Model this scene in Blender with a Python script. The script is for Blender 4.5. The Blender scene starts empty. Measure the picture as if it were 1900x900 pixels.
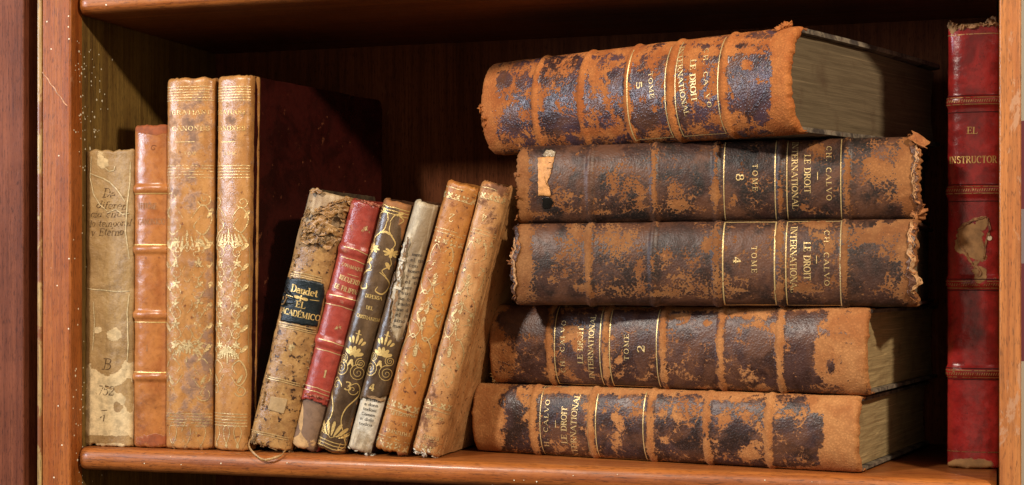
import bpy, bmesh, math, random
import numpy as np
from mathutils import Vector, Matrix, noise as mnoise

# ------------------------------------------------------------------ camera, world, lamps and added fill, exposure
S = bpy.context.scene
COL = S.collection
TH = math.radians(17.28)                       # camera turned to the left
CT, ST = math.cos(TH), math.sin(TH)
FPX, CXP, CYP = 2893.0, 950.0, 520.0           # focal length and horizon in photo pixels (1900 wide)
CAM = Vector((0.5231, -0.816, 0.0995))

def at(px, py, Y):
    """world point that lies on the plane y=Y behind a photo pixel"""
    a = (px - CXP) / FPX
    w = (Y - CAM.y) / (CT + a * ST)
    u = a * w
    return Vector((CAM.x + u * CT - w * ST, Y, CAM.z - (py - CYP) / FPX * w))

def proj(P):
    P = np.asarray(P, dtype=float)
    d = P - np.array(CAM)
    w = -d[..., 0] * ST + d[..., 1] * CT
    u = d[..., 0] * CT + d[..., 1] * ST
    return np.stack([CXP + FPX * u / w, CYP - FPX * d[..., 2] / w], -1), w

cd = bpy.data.cameras.new('camera'); cam = bpy.data.objects.new('camera', cd); COL.objects.link(cam)
cd.sensor_width = 36; cd.lens = FPX / 1900 * 36; cd.shift_y = (CYP - 450) / 1900
cd.clip_start = 0.01; cd.clip_end = 50
cam.location = CAM; cam.rotation_euler = (math.radians(90), 0, TH)
S.camera = cam

W = bpy.data.worlds.new('World'); S.world = W; W.use_nodes = True
W.node_tree.nodes['Background'].inputs[0].default_value = (1.0, 0.72, 0.5, 1)
W.node_tree.nodes['Background'].inputs[1].default_value = 0.075
S.view_settings.view_transform = 'Standard'; S.view_settings.look = 'None'
S.view_settings.exposure = 0.0; S.view_settings.gamma = 1

def area(name, loc, target, size, power, col):
    d = bpy.data.lights.new(name, 'AREA'); d.shape = 'DISK'; d.size = size; d.energy = power; d.color = col
    o = bpy.data.objects.new(name, d); COL.objects.link(o); o.location = loc
    o.rotation_euler = (Vector(target) - Vector(loc)).to_track_quat('-Z', 'Y').to_euler()
    return o
area('area_light', (0.92, -0.55, 0.58), (0.22, 0, 0.12), 0.05, 8.6, (1.0, 0.86, 0.68))
area('area_light', (-0.20, -0.90, 0.72), (0.30, 0, 0.12), 0.10, 13, (1.0, 0.90, 0.78))
area('area_light', (-0.80, -0.62, 0.32), (0.25, 0, 0.12), 0.24, 8.0, (0.74, 0.84, 1.0))
area('area_light', (0.78, -1.05, 0.16), (0.35, 0.1, 0.13), 1.0, 2.0, (1.0, 0.80, 0.62))  # unseen front fill, added to lift the dark recess and page ends

# ------------------------------------------------------------------ helpers
def mesh_obj(name, verts, faces, mat, parent=None, smooth=True, ws=None):
    me = bpy.data.meshes.new(name)
    me.from_pydata([tuple(v) for v in verts], [], faces)
    me.update()
    if smooth: me.polygons.foreach_set('use_smooth', [True] * len(me.polygons))
    if mat: me.materials.append(mat)
    if ws is not None:
        at_ = me.attributes.new('wear', 'FLOAT', 'POINT'); at_.data.foreach_set('value', np.asarray(ws, dtype=np.float32))
    o = bpy.data.objects.new(name, me); COL.objects.link(o)
    if parent: o.parent = parent
    return o

def empty(name, loc, label, cat, group=None):
    o = bpy.data.objects.new(name, None); COL.objects.link(o); o.location = loc
    o.empty_display_size = 0.02
    o['label'] = label; o['category'] = cat
    if group: o['group'] = group
    return o

def bevel_box(name, x0, x1, y0, y1, z0, z1, mat, parent, r=0.0012, seg=3, off=(0, 0, 0)):
    bm = bmesh.new()
    bmesh.ops.create_cube(bm, size=1)
    for v in bm.verts:
        v.co = Vector(((x0 + x1) / 2 + v.co.x * (x1 - x0), (y0 + y1) / 2 + v.co.y * (y1 - y0), (z0 + z1) / 2 + v.co.z * (z1 - z0))) - Vector(off)
    if r > 0:
        bmesh.ops.bevel(bm, geom=bm.edges[:], offset=r, segments=seg, profile=0.5, affect='EDGES')
    me = bpy.data.meshes.new(name); bm.to_mesh(me); bm.free()
    me.materials.append(mat)
    me.polygons.foreach_set('use_smooth', [True] * len(me.polygons))
    o = bpy.data.objects.new(name, me); COL.objects.link(o)
    if parent: o.parent = parent
    m = o.modifiers.new('wn', 'WEIGHTED_NORMAL'); m.keep_sharp = True
    return o

# ------------------------------------------------------------------ node helper
class NT:
    def __init__(s, name):
        s.m = bpy.data.materials.new(name); s.m.use_nodes = True
        s.t = s.m.node_tree; s.n = s.t.nodes; s.b = s.n['Principled BSDF']; s.out = s.n['Material Output']
        s.tc = s.n.new('ShaderNodeTexCoord').outputs['Object']
    def link(s, a, b):
        if isinstance(a, (int, float)): b.default_value = a
        elif isinstance(a, tuple): b.default_value = a if len(a) == 4 or b.type == 'VECTOR' else (*a, 1)
        else: s.t.links.new(a, b)
    def map(s, scale=(1, 1, 1), loc=(0, 0, 0), src=None, rot=(0, 0, 0)):
        n = s.n.new('ShaderNodeMapping'); s.t.links.new(src or s.tc, n.inputs[0])
        n.inputs['Scale'].default_value = scale; n.inputs['Location'].default_value = loc; n.inputs['Rotation'].default_value = rot
        return n.outputs[0]
    def noise(s, v, sc, det=4, rough=.55, dist=0, col=False):
        n = s.n.new('ShaderNodeTexNoise'); s.t.links.new(v, n.inputs['Vector'])
        n.inputs['Scale'].default_value = sc; n.inputs['Detail'].default_value = det
        n.inputs['Roughness'].default_value = rough; n.inputs['Distortion'].default_value = dist
        return n.outputs[1] if col else n.outputs[0]
    def vor(s, v, sc, feat='F1', rnd=1.0, out='Distance'):
        n = s.n.new('ShaderNodeTexVoronoi'); n.feature = feat; s.t.links.new(v, n.inputs['Vector'])
        n.inputs['Scale'].default_value = sc; n.inputs['Randomness'].default_value = rnd
        if feat == 'SMOOTH_F1': n.inputs['Smoothness'].default_value = .35
        return n.outputs[out]
    def math(s, op, a, b=0.0, c=0.0, clamp=False):
        n = s.n.new('ShaderNodeMath'); n.operation = op; n.use_clamp = clamp
        for i, x in enumerate((a, b, c)): s.link(x, n.inputs[i])
        return n.outputs[0]
    def ss(s, x, lo, hi, o0=0.0, o1=1.0):
        n = s.n.new('ShaderNodeMapRange'); n.interpolation_type = 'SMOOTHSTEP'
        for i, v in enumerate((x, lo, hi, o0, o1)): s.link(v, n.inputs[i])
        return n.outputs[0]
    def mix(s, f, a, b, mode='MIX'):
        n = s.n.new('ShaderNodeMix'); n.data_type = 'RGBA'; n.blend_type = mode
        s.link(f, n.inputs[0]); s.link(a, n.inputs[6]); s.link(b, n.inputs[7]); return n.outputs[2]
    def mixf(s, f, a, b):
        n = s.n.new('ShaderNodeMix'); n.data_type = 'FLOAT'
        s.link(f, n.inputs[0]); s.link(a, n.inputs[2]); s.link(b, n.inputs[3]); return n.outputs[0]
    def attr(s, name='wear'):
        n = s.n.new('ShaderNodeAttribute'); n.attribute_name = name; return n.outputs['Fac']
    def bump(s, h, dist, strength=1.0, prev=None):
        n = s.n.new('ShaderNodeBump'); s.link(h, n.inputs['Height']); n.inputs['Distance'].default_value = dist
        n.inputs['Strength'].default_value = strength
        if prev is not None: s.t.links.new(prev, n.inputs['Normal'])
        return n.outputs[0]
    def set(s, **k):
        nm = {'color': 'Base Color', 'rough': 'Roughness', 'metal': 'Metallic', 'normal': 'Normal', 'coat': 'Coat Weight',
              'coatr': 'Coat Roughness', 'spec': 'Specular IOR Level', 'alpha': 'Alpha', 'sheen': 'Sheen Weight'}
        for a, v in k.items(): s.link(v, s.b.inputs[nm[a]])
        return s.m

def V3(c): return (c[0], c[1], c[2], 1)

# ------------------------------------------------------------------ materials
def calvo_leather(seed, darks=((.050, .026, .026), (.020, .009, .006)), tans=((.44, .155, .045), (.30, .085, .020)), amp=1.0, gloss=.27, pebble=1.0, cellmix=.3, bmp=1.0):
    t = NT('worn_morocco'); L = (seed * 1.37, seed * .71, seed * .33)
    v = t.map(loc=L)
    big = t.noise(v, 78 + (seed % 4) * 12, 10, .66, .4)
    fine = t.noise(v, 520, 5, .6)
    warp = t.n.new('ShaderNodeVectorMath'); warp.operation = 'MULTIPLY_ADD'
    t.t.links.new(t.noise(v, 250, 2, .5, col=True), warp.inputs[0]); warp.inputs[1].default_value = (.0012,) * 3; t.t.links.new(v, warp.inputs[2])
    cell = t.vor(warp.outputs[0], 800, 'SMOOTH_F1')           # pebble grain, about a millimetre
    pits = t.ss(cell, .2, .62)
    w = t.attr()
    f = t.math('ADD', w, t.math('MULTIPLY', t.math('SUBTRACT', big, .5), 2.3 * amp))
    f = t.math('ADD', f, t.math('MULTIPLY', t.math('SUBTRACT', fine, .5), 1.0 * amp))
    f = t.math('ADD', f, t.math('MULTIPLY', t.math('SUBTRACT', cell, .38), cellmix))
    crk = t.ss(t.vor(warp.outputs[0], 210, 'DISTANCE_TO_EDGE'), .0, .07)
    f = t.math('ADD', f, t.math('MULTIPLY', t.math('SUBTRACT', 1.0, crk), t.ss(t.noise(v, 90, 3, .5), .42, .62, 0.0, .24)))
    mask = t.ss(f, .455, .56)
    half = t.ss(f, .30, .50)
    blot = t.ss(t.noise(v, 45, 4, .6, 1.0), .38, .62)
    dark = t.mix(blot, V3(darks[0]), V3(darks[1]))
    dark = t.mix(t.math('MULTIPLY', t.ss(t.noise(v, 38, 6, .65, .8), .46, .62), .75), dark, (.115, .046, .022))
    dark = t.mix(t.ss(t.noise(v, 900, 3, .6), .5, .85), dark, (.11, .055, .04))
    tan = t.mix(t.ss(t.noise(v, 70, 5, .6, .5), .35, .65), V3(tans[0]), V3(tans[1]))
    tan = t.mix(t.math('MULTIPLY', pits, .28), tan, tuple(c * .4 for c in tans[1]))
    scuff = t.ss(t.noise(v, 260, 6, .75), .60, .75)
    tan = t.mix(t.math('MULTIPLY', scuff, .5), tan, (.50, .22, .085))
    stain = t.ss(t.noise(v, 620, 3, .6), .62, .72)
    tan = t.mix(t.math('MULTIPLY', stain, .5), tan, (.12, .04, .015))
    dark = t.mix(t.math('MULTIPLY', half, .55), dark, tuple(.62 * x + .01 for x in tans[1]))
    c = t.mix(mask, dark, tan)
    r = t.mixf(mask, t.math('ADD', gloss, t.math('MULTIPLY', t.noise(v, 60, 4, .6), .28)), .8)
    h = t.math('SUBTRACT', t.math('MULTIPLY', t.noise(v, 1500, 3, .6), .35), t.math('MULTIPLY', pits, .9 * pebble))
    n = t.bump(h, .00011 * bmp, .7)
    n = t.bump(t.math('SUBTRACT', 1.0, mask), .00014, .8, n)
    n = t.bump(t.noise(v, 180, 4, .6), .0007, .35, n)
    return t.set(color=c, rough=r, normal=n, spec=t.mixf(mask, .42, .2))

def calf(name, seed, base, alt, wear, spot=(.10, .035, .02), spots=.45, spotscale=420, rough=.42, altlo=.45, althi=.62, altscale=60, bumpd=.00025, streak=1.0, wearsoft=.05, spec=.4, wearamp=1.1, crack=0.0, grime=.55):
    t = NT(name); v = t.map(loc=(seed * 1.9, seed * .63, seed * .41)); vs = t.map(loc=(seed, seed, seed), scale=(1, 1, streak))
    a = t.ss(t.noise(vs, altscale, 7, .65, .6), altlo, althi)
    c = t.mix(a, V3(base), V3(alt))
    c = t.mix(t.math('MULTIPLY', t.ss(t.noise(vs, 260, 6, .7, .4), .45, .7), .45), c, tuple(x * .55 for x in alt))
    gr = t.ss(t.noise(v, 26, 9, .72, .6), .5, .68)
    c = t.mix(t.math('MULTIPLY', gr, grime), c, tuple(x * .38 for x in alt))
    sp = t.ss(t.noise(v, spotscale, 4, .65), .60 + (1 - spots) * .06, .68 + (1 - spots) * .06)
    c = t.mix(t.math('MULTIPLY', sp, spots), c, V3(spot))
    w = t.attr()
    f = t.math('ADD', w, t.math('MULTIPLY', t.math('SUBTRACT', t.noise(v, 130, 9, .68), .5), wearamp))
    mask = t.ss(f, .5 - wearsoft, .5 + wearsoft)
    wc = t.mix(t.ss(t.noise(v, 200, 5, .6), .35, .7), V3(wear), tuple(x * .6 for x in wear))
    c = t.mix(mask, c, wc)
    h = t.math('ADD', t.math('MULTIPLY', t.noise(v, 1300, 4, .65), .4), t.math('MULTIPLY', t.noise(v, 300, 5, .65), 1.0))
    n = t.bump(h, bumpd, .8)
    n = t.bump(mask, .0002, .7, n)
    if crack:
        cr = t.vor(t.map(loc=(seed, 0, 0), scale=(1, 1, .6)), 120, 'DISTANCE_TO_EDGE')
        n = t.bump(t.ss(cr, 0, .05), .0003, crack, n)
    r = t.mixf(mask, t.math('ADD', rough - .1, t.math('MULTIPLY', t.noise(v, 150, 4, .6), .2)), .75)
    return t.set(color=c, rough=r, normal=n, spec=spec)

def plain(name, col, rough=.6, var=.35, scale=150, bumpd=.0002, metal=0, spec=.4, fine=900):
    t = NT(name); v = t.map()
    a = t.noise(v, scale, 6, .65)
    c = t.mix(t.ss(a, .3, .7), V3(tuple(x * (1 - var) for x in col)), V3(tuple(min(1, x * (1 + var * .5)) for x in col)))
    h = t.noise(v, fine, 5, .65)
    return t.set(color=c, rough=rough, normal=t.bump(h, bumpd, .7), metal=metal, spec=spec)

def gold_mat(name='gold_leaf', keep=.5, col=(.80, .50, .17), rough=.33, scale=650, seed=0.0, metal=.5, leather=None, loss=.10):
    t = NT(name); v = t.map(loc=(seed, seed * 2, 0))
    n1 = t.noise(v, scale, 5, .7); n2 = t.noise(v, scale * .18, 3, .6)
    k = t.math('ADD', t.math('MULTIPLY', n1, .5), t.math('ADD', t.math('MULTIPLY', n2, .25), t.math('MULTIPLY', t.noise(v, scale * .4, 4, .6), .25)))
    if leather is not None:
        L = (leather * 1.37, leather * .71, leather * .33); vl = t.map(loc=L)
        fw = t.math('ADD', t.attr(), t.math('MULTIPLY', t.math('SUBTRACT', t.noise(vl, 78 + (leather % 4) * 12, 10, .66, .4), .5), 2.0))
        k = t.math('SUBTRACT', k, t.math('MULTIPLY', t.ss(fw, .44, .58), loss))
    a = t.ss(k, .5 - (keep - .5) * .45 - .03, .5 - (keep - .5) * .45 + .03)
    c = t.mix(t.noise(v, 900, 3), V3(col), V3(tuple(x * .6 for x in col)))
    n = t.bump(t.noise(v, 1100, 3, .6), .0003, .8)
    return t.set(color=c, rough=rough, metal=metal, normal=n, alpha=a)

def ink_mat(name, col, keep=.75, scale=700, seed=0.):
    t = NT(name); v = t.map(loc=(seed, 0, seed))
    a = t.ss(t.noise(v, scale, 5, .7), .5 - (keep - .5) * .5 - .05, .5 - (keep - .5) * .5 + .05)
    return t.set(color=V3(col), rough=.8, alpha=a, spec=.2)

def pages_mat(col=(.30, .235, .135), dark=(.10, .05, .03), axis='x'):
    t = NT('page_edges')
    v = t.map(scale=(1, .010, .010)); v2 = t.map(scale=(1, .012, .012), loc=(.3, 0, 0)); v3 = t.map()
    wv = t.n.new('ShaderNodeVectorMath'); wv.operation = 'MULTIPLY_ADD'; t.t.links.new(t.noise(v3, 22, 2, .5, col=True), wv.inputs[0]); wv.inputs[1].default_value = (.0016, 0, 0); t.t.links.new(v, wv.inputs[2]); v = wv.outputs[0]
    gp = t.noise(v, 330, 1, .4)
    ln = t.noise(v, 2600, 3, .7); ln2 = t.noise(v2, 420, 4, .6)
    c = t.mix(t.ss(ln, .38, .66), V3(tuple(x * .68 for x in col)), V3(col))
    c = t.mix(t.math('MULTIPLY', t.ss(ln2, .5, .75), .4), c, V3(tuple(x * .5 for x in col)))
    c = t.mix(t.math('MULTIPLY', t.ss(t.math('ABSOLUTE', t.math('SUBTRACT', gp, .57)), .010, .003), .4), c, tuple(min(1, x * 1.9) for x in col))
    c = t.mix(t.math('MULTIPLY', t.ss(t.noise(v3, 60, 5, .6), .5, .75), .55), c, V3(dark))
    c = t.mix(t.math('MULTIPLY', t.ss(t.noise(v3, 700, 4, .7), .62, .7), .5), c, V3(dark))
    n = t.bump(ln, .00012, .6)
    return t.set(color=c, rough=.85, normal=n, spec=.15)

def wood(name, base, alt, axis='z', gloss=.3, coat=.5, specks=.0, scar=.4, seed=0., worn=(.55, .30, .16), scarlo=.64):
    t = NT(name)
    sc = {'x': (.03, 1, 1), 'y': (1, .03, 1), 'z': (1, 1, .03)}[axis]
    sc2 = {'x': (.12, 1, 1), 'y': (1, .12, 1), 'z': (1, 1, .12)}[axis]
    v = t.map(scale=sc, loc=(seed, seed, seed)); v2 = t.map(scale=sc2, loc=(seed, .3, seed)); v3 = t.map(loc=(seed, 0, 0))
    g = t.noise(v, 700, 5, .7); g2 = t.noise(v, 130, 4, .6, 1.2); g3 = t.noise(v2, 1500, 3, .6)
    c = t.mix(t.ss(g2, .3, .7), V3(base), V3(alt))
    c = t.mix(t.math('MULTIPLY', t.ss(g, .42, .68), .55), c, V3(tuple(x * .42 for x in alt)))
    c = t.mix(t.math('MULTIPLY', t.ss(g3, .54, .64), .65), c, V3(tuple(x * .25 for x in alt)))
    c = t.mix(t.math('MULTIPLY', t.ss(t.noise(v3, 28, 4, .6), .45, .75), .25), c, V3(tuple(min(1, x * 1.35) for x in base)))
    sm = t.ss(t.noise(t.map(scale=(1, 1, .45), loc=(seed, 2, 1)), 62, 9, .72, .5), scarlo, scarlo + .05)
    c = t.mix(t.math('MULTIPLY', sm, scar), c, V3(worn))
    dk = t.ss(t.noise(t.map(loc=(seed + 4, 2, 1)), 150, 5, .6), .70, .74)
    c = t.mix(t.math('MULTIPLY', dk, .7), c, V3(tuple(x * .2 for x in alt)))
    if specks:
        pr = t.vor(t.map(loc=(seed, 1, 2)), 260, 'F1', 1.0); cn = t.vor(t.map(loc=(seed, 1, 2)), 260, 'F1', 1.0, 'Color')
        sx = t.n.new('ShaderNodeSeparateColor'); t.t.links.new(cn, sx.inputs[0])
        dens = t.ss(t.noise(v3, 30, 3, .5), .42, .62)
        pick = t.math('GREATER_THAN', t.math('MULTIPLY', sx.outputs[0], t.math('ADD', .35, t.math('MULTIPLY', dens, .65))), 1 - specks)
        rad = t.math('MULTIPLY', sx.outputs[1], .14)
        sp = t.math('MULTIPLY', t.math('LESS_THAN', pr, t.math('ADD', rad, .05)), pick)
        c = t.mix(sp, c, (.85, .78, .6))
    r = t.math('ADD', gloss, t.math('MULTIPLY', t.noise(v3, 90, 5, .7), .25))
    n = t.bump(g, .00025, .5); n = t.bump(t.noise(v3, 110, 5, .6), .0006, .35, n)
    return t.set(color=c, rough=r, normal=n, coat=coat, coatr=.18)

# ------------------------------------------------------------------ lettering: a stroke alphabet with serifs
def arc(cx, cy, rx, ry, a0, a1, n=12):
    return [(cx + rx * math.cos(math.radians(a0 + (a1 - a0) * i / n)), cy + ry * math.sin(math.radians(a0 + (a1 - a0) * i / n))) for i in range(n + 1)]
G = {}
def g(ch, adv, strokes, ser=()): G[ch] = (adv, strokes, ser)
g('A', .86, [('t', [(.04, 0), (.42, 1)]), ('k', [(.42, 1), (.8, 0)]), ('t', [(.18, .36), (.64, .36)])], [(.04, 0), (.8, 0)])
g('B', .74, [('k', [(.17, 0), (.17, 1)]), ('a', [(.17, 1)] + arc(.38, .77, .22, .23, 90, -90) + [(.17, .54)]), ('a', [(.17, .54)] + arc(.4, .27, .26, .27, 90, -90) + [(.17, 0)])], [(.1, 0), (.1, 1)])
g('C', .78, [('a', arc(.43, .5, .36, .5, 48, 312, 18)), ('t', [(.67, .98), (.67, .68)])])
g('D', .82, [('k', [(.17, 0), (.17, 1)]), ('a', [(.17, 1)] + arc(.36, .5, .37, .5, 90, -90, 14) + [(.17, 0)])], [(.1, 0), (.1, 1)])
g('E', .74, [('k', [(.17, 0), (.17, 1)]), ('t', [(.17, 1), (.62, 1)]), ('t', [(.17, .52), (.5, .52)]), ('t', [(.17, 0), (.66, 0)]), ('t', [(.62, 1), (.62, .77)]), ('t', [(.66, 0), (.66, .25)]), ('t', [(.5, .64), (.5, .4)])], [(.12, 0), (.12, 1)])
g('F', .70, [('k', [(.17, 0), (.17, 1)]), ('t', [(.17, 1), (.62, 1)]), ('t', [(.17, .52), (.5, .52)]), ('t', [(.62, 1), (.62, .75)]), ('t', [(.5, .64), (.5, .4)])], [(.17, 0), (.12, 1)])
g('G', .82, [('a', arc(.43, .5, .36, .5, 48, 312, 18)), ('t', [(.67, .98), (.67, .68)]), ('k', [(.69, .05), (.69, .42)])], [(.69, .42)])
g('H', .88, [('k', [(.17, 0), (.17, 1)]), ('k', [(.7, 0), (.7, 1)]), ('t', [(.17, .52), (.7, .52)])], [(.17, 0), (.17, 1), (.7, 0), (.7, 1)])
g('I', .40, [('k', [(.2, 0), (.2, 1)])], [(.2, 0), (.2, 1)])
g('L', .70, [('k', [(.17, 0), (.17, 1)]), ('t', [(.17, 0), (.64, 0)]), ('t', [(.64, 0), (.64, .28)])], [(.17, 1), (.12, 0)])
g('M', 1.02, [('t', [(.15, 0), (.17, 1)]), ('k', [(.17, 1), (.5, .05)]), ('t', [(.5, .05), (.84, 1)]), ('k', [(.84, 1), (.86, 0)])], [(.15, 0), (.15, 1), (.86, 0), (.86, 1)])
g('N', .90, [('t', [(.16, 0), (.16, 1)]), ('k', [(.16, 1), (.72, 0)]), ('t', [(.72, 0), (.72, 1)])], [(.16, 0), (.12, 1), (.72, 1)])
g('O', .84, [('a', arc(.42, .5, .35, .5, 0, 360, 22))])
g('P', .70, [('k', [(.17, 0), (.17, 1)]), ('a', [(.17, 1)] + arc(.38, .74, .25, .26, 90, -90) + [(.17, .48)])], [(.17, 0), (.1, 1)])
g('Q', .84, [('a', arc(.42, .5, .35, .5, 0, 360, 22)), ('k', [(.4, .1), (.78, -.2)])])
g('R', .80, [('k', [(.17, 0), (.17, 1)]), ('a', [(.17, 1)] + arc(.36, .76, .24, .24, 90, -90) + [(.17, .52)]), ('k', [(.4, .5), (.72, 0)])], [(.17, 0), (.1, 1), (.74, 0)])
g('S', .66, [('a', arc(.33, .75, .22, .25, 30, 200, 10) + [(.33, .5)] + arc(.33, .26, .25, .26, 60, -150, 12)), ('t', [(.55, .97), (.55, .72)]), ('t', [(.1, .03), (.1, .28)])])
g('T', .76, [('k', [(.38, 0), (.38, 1)]), ('t', [(.06, 1), (.7, 1)]), ('t', [(.06, 1), (.06, .76)]), ('t', [(.7, 1), (.7, .76)])], [(.38, 0)])
g('U', .84, [('k', [(.17, 1), (.17, .3)]), ('a', arc(.42, .3, .25, .3, 180, 360, 10)), ('t', [(.67, .3), (.67, 1)])], [(.17, 1), (.67, 1)])
g('V', .82, [('k', [(.06, 1), (.42, 0)]), ('t', [(.42, 0), (.76, 1)])], [(.06, 1), (.76, 1)])
g('Y', .8, [('k', [(.06, 1), (.4, .45)]), ('t', [(.4, .45), (.74, 1)]), ('k', [(.4, .45), (.4, 0)])], [(.06, 1), (.74, 1), (.4, 0)])
g(' ', .5, []); g('.', .3, [('k', [(.15, 0), (.15, .13)])]); g('-', .6, [('t', [(.05, .45), (.55, .45)])])
g('1', .5, [('k', [(.27, 0), (.27, 1)]), ('t', [(.27, 1), (.1, .8)])], [(.27, 0)])
g('2', .66, [('a', arc(.32, .72, .24, .28, 170, -30, 12) + [(.08, .04)]), ('k', [(.08, .05), (.6, .05)]), ('t', [(.6, .05), (.62, .25)])])
g('3', .66, [('a', arc(.3, .76, .22, .24, 150, -80, 12)), ('a', arc(.3, .27, .27, .27, 85, -150, 14))])
g('4', .7, [('t', [(.45, 1), (.06, .3)]), ('k', [(.06, .3), (.66, .3)]), ('k', [(.48, 0), (.48, 1)])], [(.48, 0)])
g('5', .66, [('k', [(.14, .97), (.56, .97)]), ('t', [(.14, .97), (.12, .52)]), ('a', [(.12, .52)] + arc(.3, .32, .28, .32, 110, -150, 14))])
g('7', .6, [('k', [(.05, .96), (.58, .96)]), ('k', [(.58, .96), (.22, 0)])])
g('8', .68, [('a', arc(.33, .76, .21, .24, 0, 360, 16)), ('a', arc(.33, .27, .27, .27, 0, 360, 18))])
x5 = .62
g('a', .6, [('a', arc(.27, .2, .2, .2, 20, 340, 12)), ('k', [(.47, 0), (.47, .42)]), ('a', arc(.28, .42, .19, .2, 0, 150, 8))], [(.5, 0)])
g('b', .64, [('k', [(.15, 0), (.15, 1)]), ('a', arc(.33, .3, .22, .3, 0, 360, 14))], [(.12, 1)])
g('c', .52, [('a', arc(.3, .31, .23, .31, 45, 315, 12))])
g('d', .64, [('k', [(.48, 0), (.48, 1)]), ('a', arc(.28, .3, .22, .3, 0, 360, 14))], [(.44, 1), (.52, 0)])
g('e', .56, [('t', [(.08, .33), (.5, .33)]), ('a', arc(.29, .31, .22, .31, 5, 310, 14))])
g('f', .4, [('k', [(.17, 0), (.17, .8)]), ('a', arc(.32, .8, .15, .2, 180, 40, 6)), ('t', [(.02, .6), (.36, .6)])], [(.17, 0)])
g('h', .66, [('k', [(.15, 0), (.15, 1)]), ('a', arc(.33, .38, .18, .24, 180, 0, 8)), ('k', [(.51, .38), (.51, 0)])], [(.15, 0), (.51, 0), (.12, 1)])
g('i', .32, [('k', [(.16, 0), (.16, x5)]), ('k', [(.16, .8), (.16, .92)])], [(.16, 0), (.12, x5)])
g('j', .32, [('k', [(.16, -.2), (.16, x5)]), ('k', [(.16, .8), (.16, .92)]), ('t', [(.16, -.2), (.0, -.25)])])
g('l', .32, [('k', [(.16, 0), (.16, 1)])], [(.16, 0), (.12, 1)])
g('m', .98, [('k', [(.15, 0), (.15, x5)]), ('a', arc(.32, .4, .17, .22, 180, 0, 8)), ('k', [(.49, .4), (.49, 0)]), ('a', arc(.66, .4, .17, .22, 180, 0, 8)), ('k', [(.83, .4), (.83, 0)])], [(.15, 0), (.49, 0), (.83, 0)])
g('n', .66, [('k', [(.15, 0), (.15, x5)]), ('a', arc(.33, .38, .18, .24, 180, 0, 8)), ('k', [(.51, .38), (.51, 0)])], [(.15, 0), (.51, 0), (.12, x5)])
g('o', .58, [('a', arc(.29, .31, .22, .31, 0, 360, 16))])
g('p', .64, [('k', [(.15, -.32), (.15, x5)]), ('a', arc(.34, .31, .22, .31, 0, 360, 14))], [(.15, -.32)])
g('r', .46, [('k', [(.15, 0), (.15, x5)]), ('a', arc(.33, .38, .18, .24, 180, 50, 6))], [(.15, 0), (.12, x5)])
g('s', .46, [('a', arc(.23, .46, .15, .16, 30, 200, 8) + [(.23, .31)] + arc(.23, .16, .17, .16, 60, -150, 8))])
g('t', .42, [('k', [(.18, .08), (.18, .88)]), ('t', [(.02, .62), (.36, .62)]), ('a', arc(.3, .12, .12, .12, 180, 320, 5))])
g('u', .66, [('k', [(.15, x5), (.15, .22)]), ('a', arc(.32, .22, .17, .22, 180, 360, 8)), ('k', [(.5, x5), (.5, 0)])], [(.12, x5), (.46, x5), (.54, 0)])
g('v', .58, [('k', [(.05, x5), (.29, 0)]), ('t', [(.29, 0), (.53, x5)])], [(.05, x5), (.53, x5)])
g('y', .58, [('k', [(.05, x5), (.29, 0)]), ('t', [(.12, -.34), (.53, x5)])], [(.05, x5)])

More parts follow.
